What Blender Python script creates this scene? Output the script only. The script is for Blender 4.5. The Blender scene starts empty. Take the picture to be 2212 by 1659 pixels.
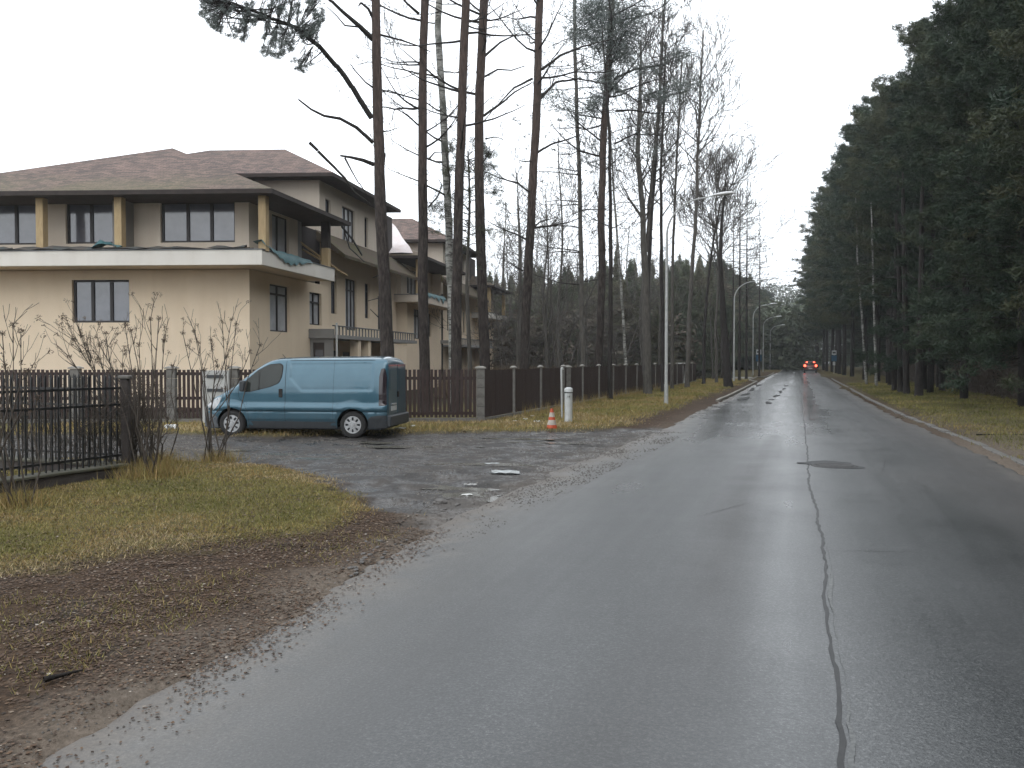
import bpy, bmesh, math, random
import numpy as np
from mathutils import Vector, Matrix
from mathutils.geometry import delaunay_2d_cdt

# ------------------------------------------------------------------ camera, sky, light, exposure
scene = bpy.context.scene
COL = scene.collection
CAM_H = 1.90
F, CX, CY, HY = 1900.0, 1106.0, 829.5, 778.0
PITCH = math.atan((CY - HY) / F)
cam_d = bpy.data.cameras.new("camera")
cam_d.sensor_width = 36.0
cam_d.lens = 36.0 * F / 2212.0
cam_d.clip_start = 0.1
cam_d.clip_end = 3000
cam = bpy.data.objects.new("camera", cam_d)
COL.objects.link(cam)
cam.location = (0, 0, CAM_H)
cam.rotation_euler = (math.radians(90) - PITCH, 0, 0)
scene.camera = cam

SUN_EL, SUN_ROT = 38.0, 200.0
world = bpy.data.worlds.new("World")
scene.world = world
world.use_nodes = True
wn = world.node_tree
wn.nodes.clear()
w_out = wn.nodes.new("ShaderNodeOutputWorld")
w_bg = wn.nodes.new("ShaderNodeBackground")
w_sky = wn.nodes.new("ShaderNodeTexSky")
w_sky.sky_type = 'NISHITA'
w_sky.sun_disc = False
w_sky.sun_elevation = math.radians(SUN_EL)
w_sky.sun_rotation = math.radians(SUN_ROT)
w_sky.air_density = 1.0
w_sky.dust_density = 6.0
w_mix = wn.nodes.new("ShaderNodeMix")           # a closed cloud deck over the clear sky
w_mix.data_type = 'RGBA'
w_mix.inputs[0].default_value = 0.94
w_mix.inputs[7].default_value = (18.3, 19.2, 20.2, 1)
wn.links.new(w_sky.outputs[0], w_mix.inputs[6])
wn.links.new(w_mix.outputs[2], w_bg.inputs[0])
w_bg.inputs[1].default_value = 0.10
wn.links.new(w_bg.outputs[0], w_out.inputs[0])

sun_d = bpy.data.lights.new("sun", 'SUN')
sun_d.energy = 0.5
sun_d.angle = math.radians(40)
sun_d.color = (1.0, 0.97, 0.93)
sun = bpy.data.objects.new("sun", sun_d)
COL.objects.link(sun)
sun.rotation_euler = (math.radians(90 - SUN_EL), 0, math.radians(20))
scene.view_settings.view_transform = 'Standard'
scene.view_settings.look = 'None'
scene.view_settings.gamma = 1
scene.view_settings.use_curve_mapping = False
scene.view_settings.exposure = 0.0
scene.cycles.max_bounces = 6
scene.cycles.diffuse_bounces = 3
scene.cycles.transparent_max_bounces = 4

# ------------------------------------------------------------------ measured geometry of the place
TH = math.atan((1725.0 - CX) / F)               # the road leaves the view axis by 18 degrees
ST, CT = math.sin(TH), math.cos(TH)
cp, sp = math.cos(PITCH), math.sin(PITCH)

def ray(px, py):
    u = (px - CX) / F; v = (CY - py) / F
    return Vector((u, cp + v * sp, -sp + v * cp))
def G(px, py, z=0.0):                            # survey point on the ground
    r = ray(px, py); t = (z - CAM_H) / r.z
    return Vector((r.x * t, r.y * t, z))
def A(px, py, y):                                # survey point at a known distance
    r = ray(px, py); t = y / r.y
    return Vector((r.x * t, y, CAM_H + r.z * t))
def R(lat, al, z=0.0):                           # road coordinates -> world
    return Vector((lat * CT + al * ST, -lat * ST + al * CT, z))
def lat_al(x, y):
    return x * CT - y * ST, x * ST + y * CT

# ------------------------------------------------------------------ helpers
def link(o, parent=None):
    COL.objects.link(o)
    if parent is not None: o.parent = parent
    return o
def tag(o, label=None, cat=None, group=None, kind=None):
    if label: o['label'] = label
    if cat: o['category'] = cat
    if group: o['group'] = group
    if kind: o['kind'] = kind
    return o
def thing(name, loc, label, cat, group=None, rz=0.0):
    o = bpy.data.objects.new(name, None)
    o.empty_display_size = 0.2
    o.location = loc; o.rotation_euler = (0, 0, rz)
    link(o)
    return tag(o, label, cat, group)
def children(o):
    return [c for c in KIDS.get(o.name, [])]
KIDS = {}
def copy_tree(o, parent=None):
    c = o.copy(); COL.objects.link(c)
    if parent is not None:
        c.parent = parent
        KIDS.setdefault(parent.name, []).append(c)
    for ch in children(o): copy_tree(ch, c)
    return c
def mesh_np(name, V, Fc, mats, smooth=False):
    """V (n,3), Fc (m,k) arrays with one face size"""
    V = np.asarray(V, dtype=np.float32); Fc = np.asarray(Fc, dtype=np.int32)
    me = bpy.data.meshes.new(name)
    m, k = Fc.shape
    me.vertices.add(len(V)); me.vertices.foreach_set('co', V.ravel())
    me.loops.add(m * k); me.loops.foreach_set('vertex_index', Fc.ravel())
    me.polygons.add(m)
    me.polygons.foreach_set('loop_start', np.arange(0, m * k, k, dtype=np.int32))
    me.polygons.foreach_set('loop_total', np.full(m, k, dtype=np.int32))
    if smooth: me.polygons.foreach_set('use_smooth', np.ones(m, dtype=bool))
    for mt in (mats if isinstance(mats, (list, tuple)) else [mats]): me.materials.append(mt)
    me.update(calc_edges=True)
    return me
def obj_me(name, me, parent=None, loc=None):
    o = bpy.data.objects.new(name, me)
    link(o, parent)
    if loc is not None: o.location = loc
    if parent is not None: KIDS.setdefault(parent.name, []).append(o)
    return o

class MB:
    def __init__(s): s.v = []; s.f = []; s.m = []; s.mi = 0
    def add(s, vs, fs):
        b = len(s.v); s.v += [tuple(v) for v in vs]
        for f in fs: s.f.append(tuple(b + i for i in f)); s.m.append(s.mi)
        return s
    def box(s, x0, x1, y0, y1, z0, z1, fn=None):
        vs = [(x, y, z) for z in (z0, z1) for y in (y0, y1) for x in (x0, x1)]
        if fn: vs = [fn(*v) for v in vs]
        return s.add(vs, [(0,2,3,1),(4,5,7,6),(0,1,5,4),(2,6,7,3),(0,4,6,2),(1,3,7,5)])
    def beam(s, a, b, w, h, up=Vector((0,0,1))):
        a = Vector(a); b = Vector(b); d = (b - a).normalized()
        x = d.cross(up); x = x.normalized() if x.length > 1e-5 else Vector((1,0,0)); y = x.cross(d)
        vs = []
        for p in (a, b):
            for sx, sy in ((-1,-1),(1,-1),(1,1),(-1,1)):
                vs.append(p + x * (sx * w / 2) + y * (sy * h / 2))
        return s.add(vs, [(3,2,1,0),(4,5,6,7),(0,1,5,4),(1,2,6,5),(2,3,7,6),(3,0,4,7)])
    def quad(s, *p): return s.add(p, [tuple(range(len(p)))])
    def tube(s, pts, rad, n=8, cap=True, jit=0.0, rnd=None, squash=None):
        pts = [Vector(p) for p in pts]
        if not hasattr(rad, '__len__'): rad = [rad] * len(pts)
        ref = Vector((0.13, 1, 0.07)); vs = []
        for i, p in enumerate(pts):
            d = (pts[min(i+1, len(pts)-1)] - pts[max(i-1, 0)]).normalized()
            if abs(d.dot(ref.normalized())) > 0.95: ref = Vector((1, 0.1, 0))
            x = d.cross(ref).normalized(); y = d.cross(x)
            ref = -y if False else ref
            for k in range(n):
                a = 2 * math.pi * k / n
                r = rad[i] * (1 + (rnd.uniform(-jit, jit) if rnd else 0))
                vs.append(p + (x * math.cos(a) + y * math.sin(a)) * r)
        fs = [(i*n+k, i*n+(k+1) % n, (i+1)*n+(k+1) % n, (i+1)*n+k) for i in range(len(pts)-1) for k in range(n)]
        if cap:
            fs.append(tuple(range(n-1, -1, -1))); fs.append(tuple((len(pts)-1)*n+k for k in range(n)))
        return s.add(vs, fs)
    def lathe(s, prof, n=24, axis='z', c=(0,0,0), a0=0, cap=False):
        vs = []
        for r, h in prof:
            for k in range(n):
                a = a0 + 2 * math.pi * k / n; ca, sa = r * math.cos(a), r * math.sin(a)
                if axis == 'z': p = (ca, sa, h)
                elif axis == 'y': p = (ca, h, sa)
                else: p = (h, ca, sa)
                vs.append((p[0]+c[0], p[1]+c[1], p[2]+c[2]))
        fs = [(i*n+k, i*n+(k+1) % n, (i+1)*n+(k+1) % n, (i+1)*n+k) for i in range(len(prof)-1) for k in range(n)]
        if cap:
            fs.append(tuple(range(n-1, -1, -1))); fs.append(tuple((len(prof)-1)*n+k for k in range(n)))
        return s.add(vs, fs)
    def build(s, name, mats, parent=None, loc=None, smooth=False, bevel=0, label=None, kind=None, auto=None):
        me = bpy.data.meshes.new(name)
        me.from_pydata(s.v, [], s.f)
        for mt in (mats if isinstance(mats, (list, tuple)) else [mats]): me.materials.append(mt)
        if len(set(s.m)) > 1: me.polygons.foreach_set('material_index', s.m)
        bm = bmesh.new(); bm.from_mesh(me)
        bmesh.ops.recalc_face_normals(bm, faces=bm.faces)
        if bevel:
            es = [e for e in bm.edges if len(e.link_faces) == 2 and e.calc_face_angle(0) > 0.6]
            bmesh.ops.bevel(bm, geom=es, offset=bevel, segments=1, affect='EDGES')
        bm.to_mesh(me); bm.free()
        if smooth:
            me.polygons.foreach_set('use_smooth', [True] * len(me.polygons))
            if auto: me.set_sharp_from_angle(angle=math.radians(auto))
        o = obj_me(name, me, parent, loc)
        if label: o['label'] = label
        if kind: o['kind'] = kind
        return o

# numpy value noise --------------------------------------------------
def _h(ix, iy, s):
    n = (ix * 374761393 + iy * 668265263 + s * 1442695041) & 0x7fffffff
    n = ((n ^ (n >> 13)) * 1274126177) & 0x7fffffff
    return ((n ^ (n >> 16)) & 0xffff) / 65535.0
def vnoise(x, y, sc=1.0, seed=0, octv=3):
    x = np.asarray(x, dtype=np.float64) * sc; y = np.asarray(y, dtype=np.float64) * sc
    out = 0; amp = 0.5; tot = 0
    for o in range(octv):
        ix = np.floor(x).astype(np.int64); iy = np.floor(y).astype(np.int64)
        fx = x - ix; fy = y - iy; fx = fx*fx*(3-2*fx); fy = fy*fy*(3-2*fy)
        a = _h(ix, iy, seed+o); b = _h(ix+1, iy, seed+o); c = _h(ix, iy+1, seed+o); d = _h(ix+1, iy+1, seed+o)
        out = out + amp * ((a*(1-fx)+b*fx)*(1-fy) + (c*(1-fx)+d*fx)*fy); tot += amp
        x = x*2.03+7.1; y = y*2.03+3.7; amp *= 0.5
    return out / tot
def sstep(a, b, x):
    t = np.clip((x-a)/(b-a), 0, 1); return t*t*(3-2*t)
def sdist(x, y, poly):
    """signed distance, negative inside"""
    d = np.full(x.shape, 1e9); ins = np.zeros(x.shape, bool); n = len(poly)
    for i in range(n):
        ax, ay = poly[i][0], poly[i][1]; bx, by = poly[(i+1) % n][0], poly[(i+1) % n][1]
        ex, ey = bx-ax, by-ay; L = ex*ex+ey*ey+1e-9
        t = np.clip(((x-ax)*ex+(y-ay)*ey)/L, 0, 1)
        d = np.minimum(d, np.hypot(x-ax-t*ex, y-ay-t*ey))
        c = ((ay > y) != (by > y)) & (x < (bx-ax)*(y-ay)/((by-ay) if abs(by-ay) > 1e-9 else 1e-9)+ax)
        ins ^= c
    return np.where(ins, -d, d)

# ------------------------------------------------------------------ materials
def nt(name):
    m = bpy.data.materials.new(name); m.use_nodes = True
    t = m.node_tree; t.nodes.clear()
    o = t.nodes.new("ShaderNodeOutputMaterial"); p = t.nodes.new("ShaderNodeBsdfPrincipled")
    t.links.new(p.outputs[0], o.inputs[0])
    return m, t, p
def N(t, kind, **kw):
    n = t.nodes.new(kind)
    for k, v in kw.items():
        if k.startswith('i'): n.inputs[int(k[1:])].default_value = v
        else: setattr(n, k, v)
    return n
def L(t, a, b): t.links.new(a, b)
def coords(t, scale=(1,1,1)):
    c = N(t, "ShaderNodeTexCoord"); mp = N(t, "ShaderNodeMapping"); mp.inputs[3].default_value = scale
    L(t, c.outputs['Object'], mp.inputs[0]); return mp.outputs[0]
def noise(t, vec, scale, detail=4, rough=0.55):
    n = N(t, "ShaderNodeTexNoise"); n.inputs['Scale'].default_value = scale
    n.inputs['Detail'].default_value = detail; n.inputs['Roughness'].default_value = rough
    if vec is not None: L(t, vec, n.inputs['Vector'])
    return n.outputs[0]
def ramp(t, fac, stops):
    r = N(t, "ShaderNodeValToRGB"); e = r.color_ramp.elements
    while len(e) < len(stops): e.new(0.5)
    for el, (p, c) in zip(e, stops):
        el.position = p; el.color = (*c, 1) if len(c) == 3 else c
    L(t, fac, r.inputs[0]); return r.outputs[0]
def mixc(t, fac, a, b, mode='MIX'):
    m = N(t, "ShaderNodeMix", data_type='RGBA', blend_type=mode)
    if isinstance(fac, (int, float)): m.inputs[0].default_value = fac
    else: L(t, fac, m.inputs[0])
    for k, v in ((6, a), (7, b)):
        if isinstance(v, tuple): m.inputs[k].default_value = (*v[:3], 1)
        else: L(t, v, m.inputs[k])
    return m.outputs[2]
def mathn(t, op, a, b=None, clamp=False):
    m = N(t, "ShaderNodeMath", operation=op, use_clamp=clamp)
    for k, v in ((0, a), (1, b)):
        if v is None: continue
        if isinstance(v, (int, float)): m.inputs[k].default_value = v
        else: L(t, v, m.inputs[k])
    return m.outputs[0]
def bump(t, p, h, strength=0.5, dist=0.02):
    b = N(t, "ShaderNodeBump"); b.inputs['Strength'].default_value = strength; b.inputs['Distance'].default_value = dist
    L(t, h, b.inputs['Height']); L(t, b.outputs[0], p.inputs['Normal']); return b
def pm(name, c, c2=None, scale=5, rough=0.7, metal=0, bs=0, bsc=None, spec=0.5, stretch=(1,1,1), coat=0, emit=None, estr=0, detail=4):
    m, t, p = nt(name)
    p.inputs['Roughness'].default_value = rough; p.inputs['Metallic'].default_value = metal
    p.inputs['Specular IOR Level'].default_value = spec
    if coat:
        p.inputs['Coat Weight'].default_value = coat; p.inputs['Coat Roughness'].default_value = 0.08
    v = coords(t, stretch)
    if c2 is not None:
        n = noise(t, v, scale, detail)
        L(t, ramp(t, n, [(0.3, c), (0.7, c2)]), p.inputs['Base Color'])
    else: p.inputs['Base Color'].default_value = (*c, 1)
    if bs:
        bump(t, p, noise(t, v, bsc or scale*4, 3), bs, 0.02)
    if emit:
        p.inputs['Emission Color'].default_value = (*emit, 1); p.inputs['Emission Strength'].default_value = estr
    return m

M = {}
M['black_metal'] = pm('black_metal', (0.012,0.012,0.013), rough=0.45)
M['rubber'] = pm('rubber', (0.015,0.015,0.016), (0.03,0.028,0.026), 20, rough=0.85)
M['plastic_dark'] = pm('plastic_dark', (0.03,0.034,0.038), (0.045,0.05,0.055), 8, rough=0.55)
M['plastic_grey'] = pm('plastic_grey', (0.10,0.11,0.12), (0.14,0.15,0.16), 6, rough=0.6)
M['hub_silver'] = pm('hub_silver', (0.50,0.51,0.52), (0.34,0.34,0.34), 14, rough=0.35, metal=0.3)
M['galv'] = pm('galvanised', (0.55,0.56,0.55), (0.42,0.43,0.42), 9, rough=0.5, metal=0.15)
M['lamp_head'] = pm('lamp_head', (0.8,0.8,0.8), (0.68,0.68,0.68), 9, rough=0.4)
M['concrete'] = pm('concrete', (0.20,0.19,0.175), (0.12,0.115,0.105), 7, rough=0.9, bs=0.4, bsc=40)
M['concrete_pale'] = pm('concrete_pale', (0.33,0.32,0.29), (0.2,0.19,0.17), 5, rough=0.85, bs=0.4, bsc=40)
M['kerb'] = pm('kerb_stone', (0.36,0.34,0.30), (0.18,0.165,0.14), 4, rough=0.75, bs=0.4, bsc=30)
M['plinth'] = pm('plinth_concrete', (0.075,0.065,0.06), (0.045,0.035,0.033), 4, rough=0.9, bs=0.5, bsc=25)
M['slat'] = pm('stained_slat', (0.047,0.026,0.022), (0.027,0.015,0.013), 6, rough=0.75, bs=0.3, bsc=30, stretch=(6,6,1))
M['white_paint'] = pm('white_paint', (0.62,0.64,0.64), (0.48,0.49,0.48), 6, rough=0.5)
M['white_wall'] = pm('white_cabinet', (0.5,0.5,0.49), (0.4,0.4,0.38), 4, rough=0.7)
M['orange'] = pm('cone_orange', (0.62,0.10,0.03), (0.45,0.07,0.025), 10, rough=0.5)
M['cone_white'] = pm('cone_band', (0.55,0.5,0.44), (0.42,0.36,0.3), 10, rough=0.5)
M['ink'] = pm('ink', (0.03,0.03,0.03), rough=0.6)
M['sign_blue'] = pm('sign_blue', (0.015,0.09,0.17), rough=0.4)
M['timber'] = pm('post_timber', (0.48,0.36,0.2), (0.36,0.26,0.14), 5, rough=0.75, stretch=(4,4,0.6), bs=0.2, bsc=30)
M['fresh_timber'] = pm('debris_timber', (0.16,0.12,0.085), (0.09,0.07,0.05), 5, rough=0.8)
M['tarp_teal'] = pm('tarp_teal', (0.03,0.11,0.13), (0.09,0.19,0.2), 3, rough=0.55, bs=0.6, bsc=5)
M['tarp_pale'] = pm('tarp_pale', (0.62,0.52,0.50), (0.72,0.68,0.68), 1.2, rough=0.7, bs=0.6, bsc=3)
M['frame'] = pm('window_frame', (0.018,0.014,0.014), rough=0.5)
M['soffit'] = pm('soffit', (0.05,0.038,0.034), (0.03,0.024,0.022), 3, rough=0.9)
M['door_dark'] = pm('door_dark', (0.05,0.035,0.028), (0.03,0.02,0.017), 3, rough=0.6)
M['white_scrap'] = pm('scrap_white', (0.7,0.7,0.68), (0.5,0.5,0.48), 15, rough=0.4)
M['ice'] = pm('old_ice', (0.5,0.53,0.54), (0.28,0.29,0.28), 5, rough=0.25, bs=0.6, bsc=12)
M['stone'] = pm('stone', (0.09,0.085,0.08), (0.17,0.16,0.15), 5, rough=0.8)
M['iron_cover'] = pm('iron_cover', (0.02,0.02,0.02), (0.045,0.042,0.04), 12, rough=0.6, bs=0.4, bsc=40)
M['tail_lamp'] = pm('tail_lamp', (0.022,0.014,0.018), rough=0.15, coat=0.5)
M['lit_red'] = pm('lit_red', (0.9,0.15,0.08), rough=0.4, emit=(1.0,0.085,0.045), estr=7)
M['twig'] = pm('twig', (0.055,0.042,0.034), (0.09,0.075,0.06), 9, rough=0.85)
M['twig_grey'] = pm('twig_grey', (0.10,0.09,0.078), (0.06,0.053,0.046), 6, rough=0.9)
M['seed'] = pm('seed_heads', (0.085,0.062,0.045), (0.14,0.10,0.072), 9, rough=0.9)

def glass_mat(name, base, spec_ior=1.9, rough=0.04):
    m, t, p = nt(name)
    v = coords(t)
    L(t, ramp(t, noise(t, v, 1.5, 3), [(0.3, base), (0.75, tuple(c*1.6 for c in base))]), p.inputs['Base Color'])
    p.inputs['Roughness'].default_value = rough
    p.inputs['IOR'].default_value = spec_ior
    bump(t, p, noise(t, v, 0.7, 2), 0.12, 0.05)
    return m
M['pane'] = glass_mat('pane_glass', (0.075,0.080,0.100), 2.0, 0.09)
M['van_glass'] = glass_mat('van_glass', (0.026,0.030,0.027), 1.42, 0.03)
M['pane_pale'] = glass_mat('pale_pane_glass', (0.36,0.37,0.39), 1.6, 0.12)  # paler base colour for the wide panes of the side facades

def mat_stucco(name, c, c2):
    m, t, p = nt(name)
    v = coords(t)
    a = ramp(t, noise(t, v, 0.5, 5, 0.6), [(0.3, c), (0.72, c2)])
    g = ramp(t, noise(t, coords(t, (2.5,2.5,0.25)), 1.2, 4), [(0.45, (1,1,1)), (0.9, (0.93,0.915,0.89))])
    L(t, mixc(t, 1.0, a, g, 'MULTIPLY'), p.inputs['Base Color'])
    p.inputs['Roughness'].default_value = 0.92
    bump(t, p, noise(t, v, 60, 2), 0.25, 0.01)
    return m
M['stucco'] = mat_stucco('cream_stucco', (0.80,0.665,0.50), (0.72,0.59,0.44))
M['stucco_grey'] = mat_stucco('grey_stucco', (0.60,0.53,0.45), (0.53,0.465,0.39))
M['band'] = mat_stucco('white_band', (0.74,0.71,0.65), (0.64,0.61,0.56))
M['panel_grey'] = mat_stucco('grey_render', (0.25,0.245,0.235), (0.2,0.195,0.19))

def mat_shingle():
    m, t, p = nt('roof_shingle')
    c = N(t, "ShaderNodeTexCoord"); sx = N(t, "ShaderNodeSeparateXYZ"); cb = N(t, "ShaderNodeCombineXYZ")
    L(t, c.outputs['Object'], sx.inputs[0])
    L(t, mathn(t, 'ADD', sx.outputs[0], mathn(t, 'MULTIPLY', sx.outputs[1], 0.02)), cb.inputs[0])
    L(t, mathn(t, 'MULTIPLY', sx.outputs[2], 2.4), cb.inputs[1])
    b = N(t, "ShaderNodeTexBrick"); b.inputs['Scale'].default_value = 1.0
    b.inputs['Brick Width'].default_value = 0.33; b.inputs['Row Height'].default_value = 0.16
    b.inputs['Mortar Size'].default_value = 0.012; b.inputs['Bias'].default_value = 0.1
    b.inputs['Color1'].default_value = (0.21,0.137,0.112,1); b.inputs['Color2'].default_value = (0.075,0.052,0.044,1)
    b.inputs['Mortar'].default_value = (0.05,0.04,0.038,1)
    L(t, cb.outputs[0], b.inputs['Vector'])
    v = coords(t); grit = ramp(t, noise(t, v, 9, 4, .8), [(0.35, (.62,.62,.62)), (0.65, (1.3,1.25,1.2))])
    moss = ramp(t, noise(t, v, 0.35, 5), [(0.42, (0,0,0)), (0.62, (1,1,1))])
    low = N(t, "ShaderNodeMapRange"); low.inputs[1].default_value = 9.3; low.inputs[2].default_value = 7.7
    L(t, sx.outputs[2], low.inputs[0])
    k = mathn(t, 'MULTIPLY', mathn(t, 'ADD', moss, 0.35, True), low.outputs[0], True)
    col = mixc(t, mathn(t, 'MULTIPLY', k, 0.75), b.outputs[0], (0.11,0.10,0.05))
    L(t, mixc(t, 1.0, col, grit, 'MULTIPLY'), p.inputs['Base Color']); p.inputs['Roughness'].default_value = 0.8
    bump(t, p, mathn(t, 'ADD', b.outputs[1], mathn(t, 'MULTIPLY', noise(t, v, 25, 2), 0.8)), 0.5, 0.015)
    return m
M['shingle'] = mat_shingle()
M['moss_roof'] = pm('mossy_shingle', (0.075,0.045,0.036), (0.065,0.062,0.022), 1.2, rough=0.9, bs=0.6, bsc=18)

def mat_bark():
    m, t, p = nt('pine_bark')
    c = N(t, "ShaderNodeTexCoord"); sx = N(t, "ShaderNodeSeparateXYZ"); L(t, c.outputs['Object'], sx.inputs[0])
    v = coords(t, (1,1,0.22)); v1 = coords(t)
    plate = noise(t, v, 16, 5, 0.65)
    lower = ramp(t, plate, [(0.35, (0.018,0.014,0.013)), (0.5, (0.044,0.036,0.032)), (0.7, (0.092,0.077,0.068))])
    upper = ramp(t, plate, [(0.3, (0.045,0.035,0.030)), (0.55, (0.088,0.064,0.054)), (0.75, (0.145,0.108,0.09))])
    z = mathn(t, 'ADD', sx.outputs[2], mathn(t, 'MULTIPLY', noise(t, v1, 0.9, 3), 5.0))
    mr = N(t, "ShaderNodeMapRange"); mr.inputs[1].default_value = 9.0; mr.inputs[2].default_value = 12.5
    L(t, z, mr.inputs[0])
    L(t, mixc(t, mr.outputs[0], lower, upper), p.inputs['Base Color'])
    p.inputs['Roughness'].default_value = 0.9; p.inputs['Specular IOR Level'].default_value = 0.25
    bump(t, p, plate, 0.9, 0.05)
    return m
M['bark'] = mat_bark()
M['bark_dark'] = pm('dark_bark', (0.012,0.010,0.009), (0.038,0.031,0.027), 14, rough=0.9, stretch=(1,1,0.25), bs=0.8, bsc=18)
M['bark_grey'] = pm('grey_bark', (0.055,0.05,0.044), (0.12,0.11,0.095), 10, rough=0.9, stretch=(1,1,0.3), bs=0.5, bsc=16)
def mat_birch():
    m, t, p = nt('birch_bark')
    n = noise(t, coords(t, (1,1,5)), 3.2, 4, 0.7); n2 = noise(t, coords(t), 1.6, 3)
    c = ramp(t, n, [(0.40, (0.04,0.035,0.03)), (0.48, (0.25,0.245,0.225)), (0.62, (0.38,0.38,0.35))])
    L(t, mixc(t, ramp(t, n2, [(0.5, (0,0,0)), (0.66, (1,1,1))]), c, (0.09,0.095,0.08)), p.inputs['Base Color'])
    p.inputs['Roughness'].default_value = 0.75
    bump(t, p, n, 0.5, 0.02)
    return m
M['birch'] = mat_birch()
def mat_leafy(name, c1, c2, c3, rough=0.6):
    m, t, p = nt(name)
    oi = N(t, "ShaderNodeObjectInfo")
    v = coords(t)
    n = noise(t, v, 0.55, 3)
    a = mathn(t, 'ADD', mathn(t, 'MULTIPLY', n, 0.8), mathn(t, 'MULTIPLY', oi.outputs['Random'], 0.35))
    L(t, ramp(t, a, [(0.3, c1), (0.55, c2), (0.8, c3)]), p.inputs['Base Color'])
    p.inputs['Roughness'].default_value = rough; p.inputs['Specular IOR Level'].default_value = 0.3
    return m
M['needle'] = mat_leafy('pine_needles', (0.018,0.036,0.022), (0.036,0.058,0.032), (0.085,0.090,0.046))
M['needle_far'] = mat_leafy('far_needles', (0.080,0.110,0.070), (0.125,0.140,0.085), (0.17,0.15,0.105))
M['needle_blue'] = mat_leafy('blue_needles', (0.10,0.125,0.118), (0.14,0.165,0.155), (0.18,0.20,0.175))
M['thicket'] = mat_leafy('thicket_twigs', (0.09,0.075,0.06), (0.13,0.105,0.085), (0.15,0.135,0.10), 0.9)
def mat_tint(name, stops, rough=0.7):
    m, t, p = nt(name)
    a = N(t, "ShaderNodeAttribute", attribute_name='tint')
    L(t, ramp(t, a.outputs['Fac'], stops), p.inputs['Base Color'])
    p.inputs['Roughness'].default_value = rough; p.inputs['Specular IOR Level'].default_value = 0.12
    return m
M['grass'] = mat_tint('grass_blade', [(0.0, (0.12,0.125,0.038)), (0.35, (0.24,0.22,0.072)), (0.6, (0.31,0.255,0.10)), (0.85, (0.33,0.22,0.09)), (1.0, (0.44,0.35,0.20))])
M['leaf'] = mat_tint('dead_leaf', [(0.0, (0.026,0.018,0.013)), (0.4, (0.088,0.050,0.030)), (0.70, (0.155,0.096,0.058)), (0.86, (0.24,0.19,0.14)), (1.0, (0.52,0.47,0.41))], 0.55)
M['reed'] = mat_tint('dry_reed', [(0.0, (0.10,0.075,0.05)), (0.5, (0.17,0.13,0.09)), (1.0, (0.24,0.19,0.13))], 0.85)
M['gravel'] = mat_tint('gravel', [(0.0, (0.05,0.045,0.04)), (0.5, (0.11,0.10,0.09)), (0.85, (0.19,0.175,0.16)), (1.0, (0.45,0.42,0.38))], 0.6)
# ------------------------------------------------------------------ ground
rnd = random.Random(7); rng = np.random.default_rng(11)
def gp(lst): return [(G(x, y).x, G(x, y).y) for x, y in lst]
LAWN = gp([(-60,1262),(120,1242),(250,1215),(420,1188),(600,1165),(740,1140),(806,1112),(772,1083),(724,1050),(676,1027),(600,1012),(470,1004),(340,999),(200,997)]) + [(-14,16.5),(-40,16.5),(-40,6),(-9,6.2)]
STREET = gp([(300,938),(605,946),(918,939),(1136,935),(1296,930),(1420,926)]) + [(5.0,22.0),(-0.5,9.6)] + gp([(886,1128),(806,1112),(772,1083),(724,1050),(676,1027),(600,1012),(470,1004),(340,999)]) + [(-14,16.5),(-60,19.0),(-60,26.0),(-14,21.6)]
def road_left(al):   # lateral position of the left edge of the asphalt
    return np.interp(al, [-30, 2, 6.5, 9, 14, 18, 24, 30, 38, 50, 400], [-3.3,-3.35,-3.7,-3.95,-3.95,-3.75,-3.55,-3.6,-3.45,-3.3,-3.25])
def road_right(al):
    return np.interp(al, [-30, 8, 14, 22, 32, 45, 400], [3.45,3.5,3.6,3.5,3.1,2.95,2.9])
FENCE_LAT = -8.85
def ground_masks(x, y):
    la, al = lat_al(x, y)
    n1 = vnoise(x, y, 1.7, 3, 4) - 0.5; n2 = vnoise(x, y, 0.45, 9, 3) - 0.5
    st = 1 - sstep(-0.25, 0.25, sdist(x, y, STREET) + n1 * 0.9)
    lw = 1 - sstep(-0.25, 0.35, sdist(x, y, LAWN) + n1 * 1.1)
    le = road_left(al); re = road_right(al)
    # left verge beyond the side street
    vl = sstep(-0.4, 0.4, (le - 1.3) - la + n1 * 1.4) * sstep(19.5, 21.5, y)
    vr = sstep(-0.4, 0.6, la - (re + 0.60) + n1 * 1.3)
    grass = np.clip(np.maximum(lw, np.maximum(vl, vr)), 0, 1) * (1 - st)
    behind = sstep(-0.3, 0.3, (y - 26.6)) * sstep(0.0, 1.0, -la + FENCE_LAT + 0.5)
    forest = np.maximum(sstep(0, 4, la - 8.5 + n2 * 5), sstep(0, 3, -la - 12 + n2 * 6) * behind)
    return la, al, st, grass, forest, n1, n2
def ground_h(x, y):
    la, al, st, gr, fo, n1, n2 = ground_masks(x, y)
    le = road_left(al); re = road_right(al)
    fine = vnoise(x, y, 5.0, 21, 3) - 0.5
    on_road = sstep(-0.10, 0.42, la - le + n1 * .55 + fine * .5) * sstep(-0.15, 0.2, re - la)
    h = 0.02 + 0.05 * (n1 + 0.3) + 0.035 * fine + gr * 0.04
    pot = vnoise(x * 0.5, y, 1.3, 31, 2)
    hs = 0.004 + 0.05 * n1 + 0.035 * fine - 0.05 * sstep(0.60, 0.72, pot)
    h = h * (1 - st) + hs * st
    h = h + fo * 0.10 * (n2 + 0.5)
    return h * (1 - on_road) - 0.06 * on_road
def axis(a, b, step, far, g=1.16):
    v = list(np.arange(a, b, step)); s = step; lo = a; hi = v[-1]; L1 = []; L2 = []
    while lo > -far: s *= g; lo -= min(s, 40); L1.append(lo)
    s = step
    while hi < far: s *= g; hi += min(s, 40); L2.append(hi)
    return np.array(L1[::-1] + v + L2)
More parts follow.
